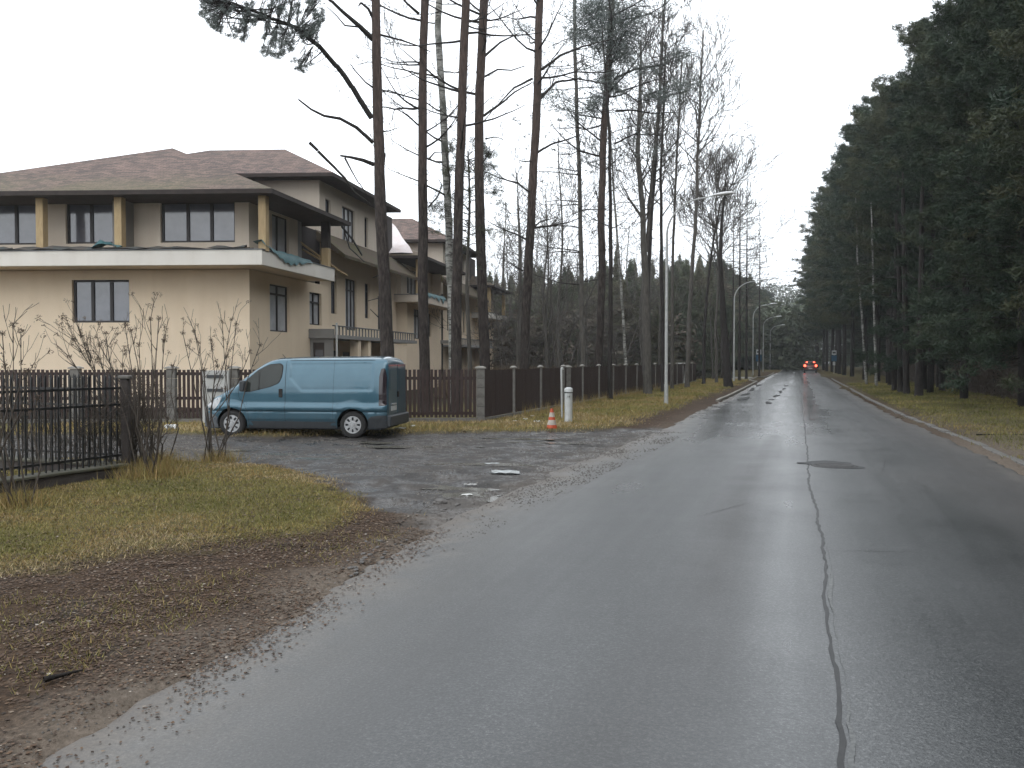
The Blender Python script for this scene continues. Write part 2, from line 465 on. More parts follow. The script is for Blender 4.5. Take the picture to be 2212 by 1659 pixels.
gx = axis(-13.0, 9.0, 0.085, 480); gy = axis(2.2, 27.5, 0.09, 480)
X, Y = np.meshgrid(gx, gy)
la, al, st_, gr_, fo_, n1_, n2_ = ground_masks(X, Y)
Z = ground_h(X, Y)
nx, ny = len(gx), len(gy)
idx = np.arange(nx * ny).reshape(ny, nx)
Fq = np.stack([idx[:-1,:-1], idx[:-1,1:], idx[1:,1:], idx[1:,:-1]], -1).reshape(-1, 4)
def mat_ground():
    m, t, p = nt('earth_and_grass')
    v = coords(t)
    at = lambda n: N(t, "ShaderNodeAttribute", attribute_name=n).outputs['Fac']
    nb = noise(t, v, 1.3, 6, 0.7); nf = noise(t, v, 22, 4, 0.7); nm = noise(t, v, 5, 5, 0.7)
    dirt = ramp(t, nf, [(0.30, (0.022,0.017,0.013)), (0.5, (0.062,0.041,0.028)), (0.64, (0.105,0.071,0.048)), (0.78, (0.20,0.17,0.14))])
    mud = ramp(t, nm, [(0.35, (0.032,0.029,0.026)), (0.6, (0.062,0.058,0.052))])
    dirt = mixc(t, ramp(t, nb, [(0.52, (0,0,0)), (0.66, (0.6,0.6,0.6))]), dirt, mud)
    grass = ramp(t, nf, [(0.3, (0.060,0.056,0.022)), (0.52, (0.115,0.098,0.042)), (0.75, (0.19,0.145,0.07))])
    str_ = ramp(t, nf, [(0.30, (0.014,0.013,0.013)), (0.52, (0.036,0.033,0.031)), (0.70, (0.072,0.067,0.063)), (0.80, (0.24,0.23,0.22))])
    str_ = mixc(t, ramp(t, nb, [(0.48, (0,0,0)), (0.62, (0.7,0.7,0.7))]), str_, (0.062,0.050,0.040))
    flo = ramp(t, nm, [(0.35, (0.030,0.024,0.018)), (0.65, (0.052,0.044,0.026))])
    c = mixc(t, at('grassy'), dirt, grass)
    c = mixc(t, at('street'), c, str_)
    c = mixc(t, at('forest'), c, flo)
    c = mixc(t, at('sand'), c, ramp(t, nf, [(0.3, (0.14,0.115,0.09)), (0.7, (0.24,0.20,0.165))]))
    L(t, c, p.inputs['Base Color'])
    wet = mathn(t, 'MULTIPLY', at('street'), 1.0)
    wn_ = N(t, "ShaderNodeMapRange"); wn_.inputs[1].default_value = 0.40; wn_.inputs[2].default_value = 0.54
    wn_.inputs[3].default_value = 0.14; wn_.inputs[4].default_value = 0.75; L(t, noise(t, v, 1.6, 6, 0.7), wn_.inputs[0])
    rr = N(t, "ShaderNodeMix"); L(t, wet, rr.inputs[0]); rr.inputs[2].default_value = 0.88; L(t, wn_.outputs[0], rr.inputs[3])
    L(t, rr.outputs[0], p.inputs['Roughness'])
    h = mathn(t, 'ADD', nf, mathn(t, 'MULTIPLY', nm, 0.8))
    bump(t, p, h, 0.55, 0.03)
    L(t, mathn(t, 'ADD', mathn(t, 'MULTIPLY', wet, 0.45), 0.06), p.inputs['Specular IOR Level'])
    return m
me = mesh_np('ground', np.stack([X, Y, Z], -1).reshape(-1, 3), Fq, mat_ground(), smooth=True)
le_ = road_left(al); re_ = road_right(al)
sand = np.maximum(sstep(-0.75, 0.15, la - le_ + n1_ * 0.7) * (1 - sstep(28, 45, al)), 0*la) * (0.75 - 0.45*sstep(20, 26, al))
for nme, arr in (('grassy', gr_), ('street', st_), ('forest', fo_), ('sand', sand * (1 - 0.6*st_))):
    a = me.attributes.new(nme, 'FLOAT', 'POINT'); a.data.foreach_set('value', arr.ravel().astype(np.float32))
ground = obj_me('ground', me); tag(ground, 'bare soil, thin grass and forest floor beside the road', kind='structure')

# ------------------------------------------------------------------ road
def mat_road():
    m, t, p = nt('wet_asphalt')
    c = N(t, "ShaderNodeTexCoord")
    rot = N(t, "ShaderNodeMapping"); rot.inputs[2].default_value = (0, 0, TH)   # align with the road
    L(t, c.outputs['Object'], rot.inputs[0])
    v = rot.outputs[0]
    st = N(t, "ShaderNodeMapping"); st.inputs[3].default_value = (1, 0.045, 1); L(t, v, st.inputs[0])
    st2 = N(t, "ShaderNodeMapping"); st2.inputs[3].default_value = (1, 0.14, 1); L(t, v, st2.inputs[0])
    streak = noise(t, st.outputs[0], 1.1, 4, 0.55); streak2 = noise(t, st2.outputs[0], 2.6, 5, 0.6)
    patch = noise(t, v, 0.35, 5, 0.6); agg = noise(t, v, 55, 3, 0.85); agg2 = noise(t, v, 38, 3, 0.7)
    base = ramp(t, agg, [(0.36, (0.008,0.010,0.011)), (0.49, (0.034,0.038,0.040)), (0.60, (0.085,0.09,0.09)), (0.70, (0.20,0.20,0.195))])
    base = mixc(t, ramp(t, streak, [(0.35, (0,0,0)), (0.65, (0.55,0.55,0.55))]), base, (0.040,0.041,0.042))
    ed = N(t, "ShaderNodeAttribute", attribute_name='edge').outputs['Fac']
    e = mathn(t, 'MULTIPLY', ed, ramp(t, noise(t, v, 2.2, 5, 0.65), [(0.32, (0,0,0)), (0.62, (1,1,1))]), True)
    e2 = mathn(t, 'ADD', e, mathn(t, 'MULTIPLY', N(t, "ShaderNodeAttribute", attribute_name='dust').outputs['Fac'], mathn(t, 'MULTIPLY', streak2, 0.8)), True)
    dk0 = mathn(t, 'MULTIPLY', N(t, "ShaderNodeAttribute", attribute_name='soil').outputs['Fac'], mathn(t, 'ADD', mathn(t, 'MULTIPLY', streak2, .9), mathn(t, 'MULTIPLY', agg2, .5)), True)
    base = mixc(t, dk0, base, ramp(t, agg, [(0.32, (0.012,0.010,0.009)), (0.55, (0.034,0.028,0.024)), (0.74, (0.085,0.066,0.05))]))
    dc = mixc(t, e2, base, ramp(t, agg2, [(0.3, (0.10,0.090,0.078)), (0.7, (0.19,0.17,0.145))]))
    rim = mathn(t, 'MULTIPLY', N(t, "ShaderNodeAttribute", attribute_name='rim').outputs['Fac'], mathn(t, 'ADD', mathn(t, 'MULTIPLY', agg2, .7), .45), True)
    L(t, mixc(t, rim, dc, ramp(t, agg2, [(0.3, (0.042,0.032,0.024)), (0.7, (0.12,0.095,0.072))])), p.inputs['Base Color'])
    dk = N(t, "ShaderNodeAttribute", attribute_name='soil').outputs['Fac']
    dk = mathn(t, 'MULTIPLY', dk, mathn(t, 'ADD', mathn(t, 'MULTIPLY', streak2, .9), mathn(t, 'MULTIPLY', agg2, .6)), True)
    r = mathn(t, 'ADD', mathn(t, 'MULTIPLY', streak, 0.42), mathn(t, 'MULTIPLY', patch, 0.30))
    r = mathn(t, 'ADD', mathn(t, 'ADD', r, mathn(t, 'MULTIPLY', dk, .30)), -0.02); r = mathn(t, 'ADD', r, mathn(t, 'MULTIPLY', e2, 0.3))
    r = mathn(t, 'SUBTRACT', r, mathn(t, 'MULTIPLY', N(t, "ShaderNodeAttribute", attribute_name='wet').outputs['Fac'], 0.19))
    L(t, mathn(t, 'MAXIMUM', r, 0.17), p.inputs['Roughness'])
    p.inputs['Specular IOR Level'].default_value = 0.85
    h = mathn(t, 'ADD', mathn(t, 'MULTIPLY', agg, 0.6), mathn(t, 'MULTIPLY', agg2, 0.8))
    bump(t, p, h, 0.40, 0.005)
    return m
als = np.concatenate([np.arange(-12, 45, 0.14), np.arange(45, 120, 0.8), np.arange(120, 620, 8)])
fr = np.concatenate([[0, .006, .012, .03, .06], np.linspace(.1, .9, 13), [.94, .97, .988, .994, 1]])
AL, FR = np.meshgrid(als, fr, indexing='ij')
jl = (vnoise(als, als*0, 1.6, 5, 4) - .5) * 0.35 + (vnoise(als, als*0, 7, 6, 2) - .5) * 0.09
jr = (vnoise(als, als*0+5, 1.6, 8, 4) - .5) * 0.3
LE = (road_left(als) + jl)[:, None]; RE = (road_right(als) + jr)[:, None]
LA = LE + (RE - LE) * FR
ZR = 0.012 + 0.03 * (1 - ((LA) / 3.5) ** 2).clip(-0.5, 1) * 0.6
ZR = ZR + (vnoise(LA, AL * 0.3, 0.9, 44, 2) - .5) * 0.010
ZR[:, 0] -= 0.05; ZR[:, -1] -= 0.05; ZR[:, 1] -= 0.012; ZR[:, -2] -= 0.012
VX = LA * CT + AL * ST; VY = -LA * ST + AL * CT
n0, n1c = LA.shape; ix = np.arange(n0 * n1c).reshape(n0, n1c)
Fr = np.stack([ix[:-1,:-1], ix[:-1,1:], ix[1:,1:], ix[1:,:-1]], -1).reshape(-1, 4)
me = mesh_np('road', np.stack([VX, VY, ZR], -1).reshape(-1, 3), Fr, mat_road(), smooth=True)
edge = np.maximum(1 - sstep(0.0, 0.9, LA - LE), 0.75*(1 - sstep(0.0, 0.6, RE - LA)))
dust = np.maximum((1 - sstep(0.6, 1.9, LA - LE)) * (1 - sstep(20, 30, AL)), 0.35*(1 - sstep(.4, 1.5, RE - LA)))
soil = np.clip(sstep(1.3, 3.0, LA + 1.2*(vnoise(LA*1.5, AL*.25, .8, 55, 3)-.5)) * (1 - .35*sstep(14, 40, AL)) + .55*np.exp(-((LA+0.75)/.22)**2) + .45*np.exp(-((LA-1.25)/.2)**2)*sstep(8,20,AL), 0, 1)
wet = sstep(14, 34, AL) * (1 - sstep(.0, 1.4, LA))
rim = 1 - sstep(.0, .42, LA - LE + .35*(vnoise(LA*2, AL, 2.2, 88, 4)-.5))
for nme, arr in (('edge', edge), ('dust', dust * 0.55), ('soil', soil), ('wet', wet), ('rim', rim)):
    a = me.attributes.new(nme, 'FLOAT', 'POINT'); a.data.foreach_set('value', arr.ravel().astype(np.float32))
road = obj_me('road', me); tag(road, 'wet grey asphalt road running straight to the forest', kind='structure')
def road_z(la, al):
    return float(0.012 + 0.018 * max(-0.5, min(1, 1 - (la / 3.5) ** 2)) + (vnoise(np.array([la]), np.array([al*0.3]), 0.9, 44, 2)[0] - .5) * 0.010)
# centre joint, sealed and cracked
mb = MB(); r2 = random.Random(5)
pts = []
a = -6.0; off = 0
cl = [(-6,.16),(4,.20),(6,.22),(9,.24),(12,.22),(14,.16),(18,.19),(22,.16),(26,.20),(32,.15),(44,.18),(60,.16)]
while a < 60:
    off = off * 0.75 + r2.uniform(-.013, .013)
    la_ = np.interp(a, [c[0] for c in cl], [c[1] for c in cl]) + off
    w = r2.uniform(.010, .020) if a > 9 else r2.uniform(.008, .017)
    pts.append((la_, a, w)); a += 0.12 if a < 20 else 0.4
for (l0, a0, w0), (l1, a1, w1) in zip(pts, pts[1:]):
    z0 = road_z(l0, a0) + .005; z1 = road_z(l1, a1) + .005
    mb.quad(R(l0-w0, a0, z0), R(l0+w0, a0, z0), R(l1+w1, a1, z1), R(l1-w1, a1, z1))
r3 = random.Random(8)
for (la0, a0, dl, da) in [(.25,13.2,1.6,-.3),(-2.6,17,1.9,.6),(.3,21,2.2,.3),(-1.2,10.5,.7,1.6),(1.3,15.5,.3,2.6),(.25,9.1,.9,.25),(-3.2,24,3.0,.2)]:
    q = []; n_ = 26
    for k in range(n_+1): q.append((la0 + dl*k/n_ + r3.uniform(-.018,.018), a0 + da*k/n_ + r3.uniform(-.03,.03)))
    for k in range(n_):
        w = .0045*(1 - abs(2*k/n_-1)) + .001; (l0, b0), (l1, b1) = q[k], q[k+1]; nx_, ny_ = (da, -dl); m_ = math.hypot(nx_, ny_); nx_ /= m_; ny_ /= m_
        mb.quad(R(l0-nx_*w, b0-ny_*w, road_z(l0, b0)+.004), R(l0+nx_*w, b0+ny_*w, road_z(l0, b0)+.004), R(l1+nx_*w, b1+ny_*w, road_z(l1, b1)+.004), R(l1-nx_*w, b1-ny_*w, road_z(l1, b1)+.004))
o = mb.build('centre_joint', pm('joint_tar', (0.012,0.012,0.013), (0.028,0.028,0.028), 14, rough=0.5), road)
# worn pale line of old marking beside the joint
mb = MB()
wl = []
for a0 in np.arange(3.0, 9.6, 0.06):
    l0 = float(np.interp(a0, [p[1] for p in pts], [p[0] for p in pts])) + 0.045
    w = max(.0012, .020*max(math.exp(-((a0-4.0)/.9)**2), math.exp(-((a0-7.6)/.6)**2)) * (.6 + .5*vnoise(np.array([a0]), np.array([3.0]), 5, 78, 2)[0]))
    wl.append((l0, a0, w, road_z(l0, a0) + .008))
for (l0, a0, w0, z0), (l1, a1, w1, z1) in zip(wl, wl[1:]):
    mb.quad(R(l0-w0, a0, z0), R(l0+w0*1.2, a0, z0), R(l1+w1*1.2, a1, z1), R(l1-w1, a1, z1))
mb.build('worn_line', pm('worn_line_paint', (0.20,0.205,0.20), (0.09,0.093,0.093), 30, rough=0.6), road)
# puddles and dark wet patches on the far lane and the side street
def puddle(name, cx, cy, rx, ry, rot, z, mat, parent=None, seed=0, n=26):
    r_ = random.Random(seed); ph = [r_.uniform(0, 6.28) for _ in range(4)]
    vs = [(cx, cy, z)]
    for k in range(n):
        a = 2*math.pi*k/n
        q = 1 + .28*math.sin(2*a+ph[0]) + .18*math.sin(3*a+ph[1]) + .12*math.sin(5*a+ph[2]) + .06*math.sin(9*a+ph[3])
        dx, dy = math.cos(a)*rx*q, math.sin(a)*ry*q
        vs.append((cx + dx*math.cos(rot) - dy*math.sin(rot), cy + dx*math.sin(rot) + dy*math.cos(rot), z))
    m_ = MB(); m_.add(vs, [(0, 1+k, 1+(k+1) % n) for k in range(n)])
    return m_.build(name, mat, parent)
m_pud, t_, p_ = nt('puddle_water')
p_.inputs['Base Color'].default_value = (0.13,0.125,0.105,1); p_.inputs['Roughness'].default_value = 0.16; p_.inputs['IOR'].default_value = 1.4
bump(t_, p_, noise(t_, coords(t_), 3, 2), 0.04, 0.02)
M['puddle'] = m_pud
pr = random.Random(3)
for (px, py, rx, ry) in [(560,980,1.2,.2),(880,966,1.3,.24),(1120,948,1.1,.2),(660,990,1.0,.24),(1050,1005,.8,.25),(770,955,1.3,.2),(960,1048,.7,.25),(1010,1072,.62,.34),(1180,958,.9,.16),(430,972,.9,.2)]:
    c = G(px, py, 0)
    o = puddle('puddle', c.x, c.y, rx, ry, -0.1 + pr.uniform(-.2, .2), float(np.mean(ground_h(c.x + rx*.6*np.array([-1,-.5,0,.5,1,0,0,.6,-.6]), c.y + ry*.6*np.array([0,0,0,0,0,-1,1,.7,-.7])))) + .004, M['puddle'], seed=int(px))
    tag(o, 'shallow rain puddle in the gravel side street', kind='structure')
m_dk = pm('rut_asphalt', (0.020,0.020,0.020), (0.04,0.04,0.038), 6, rough=0.8)
for i, (la_, a_, rx, ry) in enumerate([(-1.25,40,.13,1.0),(-1.2,43.5,.10,.8),(-1.1,48,.16,1.3),(-1.0,54,.12,1.4),(-0.9,60,.12,1.6),(-0.85,67,.12,1.8),(-2.5,44,.22,1.6),(-2.75,50,.16,2.2),(-2.8,58,.15,2.6),(-2.85,68,.14,3)]):
    c = R(la_, a_)
    puddle('pothole_streak', c.x, c.y, rx, ry, -TH, 0.036, m_dk, road, seed=i+50)
# manhole
mh = thing('manhole_cover', G(1803, 1006, 0.034), 'round dark manhole cover set in the right lane of the wet road', 'manhole cover')
mb = MB(); mb.lathe([(0.0, .014),(.10,.014),(.11,.010),(.16,.010),(.17,.014),(.22,.014),(.23,.010),(.27,.010),(.28,.014),(.31,.014),(.31,-.02)], 40); mb.build('lid', M['iron_cover'], mh)
mb = MB(); mb.lathe([(.318,-.02),(.318,.012),(.36,.012),(.40,.001),(.40,-.02)], 40); mb.build('rim', M['iron_cover'], mh)
puddle('asphalt_patch', G(1795,1007).x, G(1795,1007).y, .52, .46, -.3, 0.038, pm('patch_asphalt', (0.034,0.036,0.037), (0.08,0.083,0.083), 30, rough=0.7, bs=.3, bsc=60), road, seed=5)
# kerbs as single stones
ks = MB().box(-.07, .07, 0, .97, -.12, .0); kerb_me = None
kerb_dark = None
def kerb_run(al0, al1, latf, ztop, group, lab, dark=False):
    global kerb_me, kerb_dark
    if dark and kerb_dark is None:
        kerb_dark = kerb_me.copy(); kerb_dark.materials[0] = M['concrete']
    k = thing('kerb', R(float(latf(al0)), al0), lab, 'kerb'); k['kind'] = 'structure'; del k['category']
    a = al0
    while a < al1:
        if kerb_me is None:
            b = MB(); b.box(-.075, .075, 0, .97, -.14, 0); o = b.build('kerb_stone', M['kerb'], k, bevel=.012); kerb_me = o.data
        else: o = obj_me('kerb_stone', kerb_me, k)
        if dark: o.data = kerb_dark
        p0 = R(float(latf(a)), a); p1 = R(float(latf(a + 1)), a + 1); d = p1 - p0
        o.location = p0 - k.location + Vector((0, 0, ztop + rnd.uniform(-.012, .012)))
        o.rotation_euler = (0, rnd.uniform(-.03, .03), math.atan2(d.y, d.x) - math.pi/2)
        a += 1.0
kerb_run(41, 132, lambda a: road_left(a) - .10 - (0.9*sstep(78, 84, a)*(1-sstep(98,104,a))), .115, '', 'pale kerb stones along the left edge of the far road')
kerb_run(7, 96, lambda a: road_right(a) + .30, .062, '', 'worn low kerb stones along the right edge of the road', True)
# bus stop platform
mb = MB()
for a0 in np.arange(84, 98, 1.0):
    for l0 in (-6.6, -5.6): mb.box(l0, l0+.98, a0, a0+.98, 0, .10, lambda x, y, z: R(x, y, z))
o = mb.build('bus_platform', M['concrete_pale']); tag(o, 'pale concrete paving of the bus stop beside the left kerb', kind='structure')

# ------------------------------------------------------------------ blades, leaves, gravel (stuff)
def scatter(n, x0, x1, y0, y1, dens, seed):
    r_ = np.random.default_rng(seed)
    # density falls with distance, as the eye would resolve them
    x = r_.uniform(x0, x1, n); u = r_.uniform(0, 1, n); y = y0 * (y1 / y0) ** u
    keep = r_.uniform(0, 1, n) < dens(x, y)
    return x[keep], y[keep]
def tri_mesh(name, V, tint, mat, k=3, **tags):
    n = len(V) // k
    me = mesh_np(name, V, np.arange(n * k).reshape(n, k), mat)
    a = me.attributes.new('tint', 'FLOAT', 'FACE'); a.data.foreach_set('value', tint.astype(np.float32))
    return obj_me(name, me)
def blades(name, x, y, h, w, tint, mat, lean=0.5, seed=1):
    r_ = np.random.default_rng(seed); n = len(x)
    z = ground_h(x, y)
    a = r_.uniform(0, 2*np.pi, n); l = r_.normal(0, lean, (n, 2)) * h[:, None]
    V = np.empty((n, 3, 3))
    V[:,0] = np.stack([x - np.cos(a)*w, y - np.sin(a)*w, z - .01], -1)
    V[:,1] = np.stack([x + np.cos(a)*w, y + np.sin(a)*w, z - .01], -1)
    V[:,2] = np.stack([x + l[:,0], y + l[:,1], z + h], -1)
    return tri_mesh(name, V.reshape(-1, 3), tint, mat)
def gdens(x, y): return ground_masks(x, y)[3]
x, y = scatter(260000, -13, 1, 5.5, 17, lambda x, y: (1 - sstep(-.2, .3, sdist(x, y, LAWN) + .5*(vnoise(x, y, 1.7, 3, 4)-.5))) * (x > -0.62*y-1.2), 1)
tn = vnoise(x, y, .8, 61, 4)
ins = sdist(x, y, LAWN)
h = rng.uniform(.012, .040, len(x)); w = rng.uniform(.003, .006, len(x)) * (.6 + y / 12)
tint = np.clip((tn - .5) * 1.5 + .42 + rng.normal(0, .16, len(x)) + .35*sstep(-1.2, 0, ins), 0, 1)
o = blades('lawn_grass', x, y, h, w, tint, M['grass'], .7, 3); tag(o, 'short thinning yellow-green lawn grass at the corner', 'grass', kind='stuff')
# dry orange strip below the picket fence
x, y = scatter(360000, -13, 26, 20.6, 85, lambda x, y: ground_masks(x, y)[3] * (lat_al(x, y)[0] < -3.8) * (lat_al(x, y)[0] > -9.2 - 30*(y<25.9)) * (y < 26.1 + 60*(lat_al(x, y)[0] > -8.8)), 5)
f_al = sstep(24, 34, y)
tint = np.clip(.78 - .22*f_al + (vnoise(x, y, .9, 13, 4)-.5)*1.2 + rng.normal(0, .15, len(x)), 0, 1)
o = blades('verge_grass', x, y, rng.uniform(.03, .12, len(x)), rng.uniform(.006, .012, len(x))*(y/24), tint, M['grass'], .6, 8); tag(o, 'dry orange verge grass below the brown fence', 'grass', kind='stuff')
x, y = scatter(160000, 6, 34, 12, 70, lambda x, y: ground_masks(x, y)[3] * (lat_al(x, y)[0] > 3.6) * (lat_al(x, y)[0] < 16), 6)
tint = np.clip(.22 + (vnoise(x, y, .5, 14, 4)-.5)*1.6 + rng.normal(0, .15, len(x)), 0, 1)
o = blades('roadside_grass', x, y, rng.uniform(.03, .10, len(x)), rng.uniform(.006, .012, len(x))*(y/22), tint, M['grass'], .6, 9); tag(o, 'green and brown grass between the road and the dark forest', 'grass', kind='stuff')
# fallen leaves
def surf_z(x, y):
    la_, al_ = lat_al(x, y); g = ground_h(x, y)
    j = (vnoise(al_, al_*0, 1.6, 5, 4) - .5) * 0.35 + (vnoise(al_, al_*0, 7, 6, 2) - .5) * 0.09
    rz_ = 0.013 + 0.018 * (1 - (la_ / 3.5) ** 2).clip(-0.5, 1) + (vnoise(la_, al_ * 0.3, 0.9, 44, 2) - .5) * 0.010
    return np.where(la_ > road_left(al_) + j + .12, np.maximum(g, rz_), g)
def leaves(name, x, y, size, tint, mat, seed):
    r_ = np.random.default_rng(seed); n = len(x); z = surf_z(x, y) + .004
    a = r_.uniform(0, 2*np.pi, n); c, s = np.cos(a), np.sin(a); asp = r_.uniform(.45, .8, n)
    V = np.empty((n, 4, 3))
    for k, (dx, dy) in enumerate(((-1,0),(0,-1),(1,0),(0,1))):
        lx = dx*size; ly = dy*size*asp
        V[:,k] = np.stack([x + lx*c - ly*s, y + lx*s + ly*c, z + r_.uniform(0, .35, n)*size], -1)
    return tri_mesh(name, V.reshape(-1, 3), tint, mat, 4)
def dirt_d(x, y):
    la_, al_, s_, g_, f_, a_, b_ = ground_masks(x, y)
    le = road_left(al_); cl_ = vnoise(x, y, 1.3, 71, 3)
    return ((1 - sstep(-.15, .75, la_ - le - .1))**3 * (1-s_) * (1 - .62*g_) * sstep(.25, .65, cl_) * (y < 17)) * (x > -0.62*y-1.2)
x, y = scatter(150000, -12, 0, 3.4, 17, lambda x, y: (1-ground_masks(x, y)[2])*(lat_al(x,y)[0] < -4.0)*(y<15)*(x > -0.62*y-1.2)*sstep(.42,.66,vnoise(x, y, 1.1, 17, 4))*.5, 41)
o = blades('weed_patches', x, y, rng.uniform(.015, .05, len(x)), rng.uniform(.003, .006, len(x)), np.clip(rng.normal(.45,.25,len(x)),0,1), M['grass'], .8, 33); tag(o, 'sparse weeds growing through the muddy verge', 'grass', kind='stuff')
x, y = scatter(330000, -12, 0, 3.4, 17, dirt_d, 21)
o = leaves('leaf_litter', x, y, rng.uniform(.005, .017, len(x)) * (.75 + y/22), np.clip(rng.beta(1.6, 2.2, len(x)), 0, 1), M['leaf'], 4); tag(o, 'brown fallen leaves on the muddy verge', 'leaves', kind='stuff')
x, y = scatter(30000, -13, 26, 20, 70, lambda x, y: (ground_masks(x, y)[2] < .4)*(np.abs(lat_al(x, y)[0]) > 3.7)*(np.abs(lat_al(x, y)[0]) < 14)*.8, 22)
o = leaves('verge_leaves', x, y, rng.uniform(.02, .045, len(x)), np.clip(rng.beta(2, 2, len(x)), 0, 1), M['leaf'], 5); tag(o, 'scattered wet leaves on the far verges', 'leaves', kind='stuff')
# gravel of the side street and the road edge
def grav_d(x, y):
    la_, al_, s_, g_, f_, a_, b_ = ground_masks(x, y)
    le = road_left(al_)
    return np.maximum(s_ * .9 * sstep(.3, .7, vnoise(x, y, 1.1, 91, 3)), np.exp(-((la_ - le + .1)/.24)**2) * .35 * (y < 26)) * (la_ < le + .9)
x, y = scatter(200000, -11, 5, 4, 23, grav_d, 31)
n = len(x); z = surf_z(x, y); s_ = rng.uniform(.003, .009, n) * rng.uniform(.6, 1.7, n) * (.6 + y/14)
base = np.array([(1,0,0),(-.5,.87,0),(-.5,-.87,0),(0,0,.9)])
rot = rng.uniform(0, 6.28, n); c, s = np.cos(rot), np.sin(rot)
Vv = np.empty((n, 4, 3))
for k, b in enumerate(base):
    Vv[:,k] = np.stack([x + (b[0]*c - b[1]*s)*s_, y + (b[0]*s + b[1]*c)*s_, z + b[2]*s_], -1)
Ff = (np.arange(n)[:, None, None]*4 + np.array([(0,1,3),(1,2,3),(2,0,3)])[None]).reshape(-1, 3)
me = mesh_np('gravel', Vv.reshape(-1, 3), Ff, M['gravel'])
at_ = me.attributes.new('tint', 'FLOAT', 'FACE'); at_.data.foreach_set('value', np.repeat(.30 + .7*rng.beta(1.5, 3, n), 3).astype(np.float32))
o = obj_me('gravel', me); tag(o, 'loose gravel on the side street and the road edge', 'gravel', kind='stuff')
# ------------------------------------------------------------------ the unfinished apartment house
OB = Vector((-9.68, 32.5, 0)); UU = Vector((.9986, -.052, 0)); VV_ = Vector((.179, .984, 0))
def bl(u, v, z): return UU * u + VV_ * v + Vector((0, 0, z))
def bw(u, v, z=0): return OB + bl(u, v, z)
def fu(px, v):        # where a sight line meets the front plane v
    k = (px - CX) / F; return (k * (OB.y + v*VV_.y) - OB.x - v*VV_.x) / (UU.x - k*UU.y)
def sv(px, u):        # where a sight line meets the side plane u
    k = (px - CX) / F; return (k * (OB.y + u*UU.y) - OB.x - u*UU.x) / (VV_.x - k*VV_.y)
def hz(py, u, v): return CAM_H + (HY - py) * bw(u, v).y / F
house = thing('apartment_building', OB, 'long cream unfinished apartment building with brown hipped roofs behind the brown fence', 'building')
def fpt(axis, c, a, z, dep=0.0):
    return bl(a, c + dep, z) if axis == 'u' else bl(c - dep, a, z)
def wall_face(name, axis, c, a0, a1, z0, z1, holes, mat, dep=.20, zc=None):
    mb = MB(); As = sorted({a0, a1, *[h[0] for h in holes], *[h[1] for h in holes]}); Zs = sorted({z0, z1, *[h[2] for h in holes], *[h[3] for h in holes]})
    As = [a for a in As if a0 <= a <= a1]; Zs = [z for z in Zs if z0 <= z <= z1]
    for i in range(len(As)-1):
        for j in range(len(Zs)-1):
            ca, cz = (As[i]+As[i+1])/2, (Zs[j]+Zs[j+1])/2
            if any(h[0] < ca < h[1] and h[2] < cz < h[3] for h in holes): continue
            mb.quad(fpt(axis,c,As[i],Zs[j]), fpt(axis,c,As[i+1],Zs[j]), fpt(axis,c,As[i+1],Zs[j+1]), fpt(axis,c,As[i],Zs[j+1]))
    for h in holes:
        for (p, q) in (((h[0],h[2]),(h[1],h[2])),((h[1],h[2]),(h[1],h[3])),((h[1],h[3]),(h[0],h[3])),((h[0],h[3]),(h[0],h[2]))):
            mb.quad(fpt(axis,c,p[0],p[1]), fpt(axis,c,q[0],q[1]), fpt(axis,c,q[0],q[1],dep), fpt(axis,c,p[0],p[1],dep))
    return mb.build(name, mat, house)
def bbox_(mb, axis, c, a0, a1, z0, z1, d0, d1):
    vs = [fpt(axis, c, a, z, d) for d in (d0, d1) for z in (z0, z1) for a in (a0, a1)]
    mb.add(vs, [(0,1,3,2),(4,6,7,5),(0,4,5,1),(2,3,7,6),(0,2,6,4),(1,5,7,3)])
def window(axis, c, h, splits, transom=None, fw=.075, dep=.15):
    if axis == 'v': fw = min(fw, .055)
    a0, a1, z0, z1 = h; mb = MB()
    bbox_(mb, axis, c, a0, a1, z0, z0+fw, dep-.05, dep+.05); bbox_(mb, axis, c, a0, a1, z1-fw, z1, dep-.05, dep+.05)
    ed = [a0] + [a0 + (a1-a0)*s for s in splits] + [a1]
    bbox_(mb, axis, c, a0, a0+fw, z0+fw, z1-fw, dep-.05, dep+.05); bbox_(mb, axis, c, a1-fw, a1, z0+fw, z1-fw, dep-.05, dep+.05)
    for e in ed[1:-1]: bbox_(mb, axis, c, e-fw*.75, e+fw*.75, z0+fw, z1-fw, dep-.05, dep+.05)
    zs = [z0+fw, z1-fw]
    if transom:
        zt = z0 + (z1-z0)*transom; bbox_(mb, axis, c, a0+fw, a1-fw, zt-fw*.7, zt+fw*.7, dep-.056, dep+.044)
        zs = [z0+fw, zt, z1-fw]
    w = mb.build('window', M['frame'], house)
    for i in range(len(ed)-1):
        for j in range(len(zs)-1):
            mb = MB(); bbox_(mb, axis, c, ed[i]+fw*.6, ed[i+1]-fw*.6, zs[j], zs[j+1], dep+.0, dep+.03)
            mb.build('pane', M['pane_pale'] if axis == 'v' and a1-a0 > .9 else M['pane'], w)
    return w
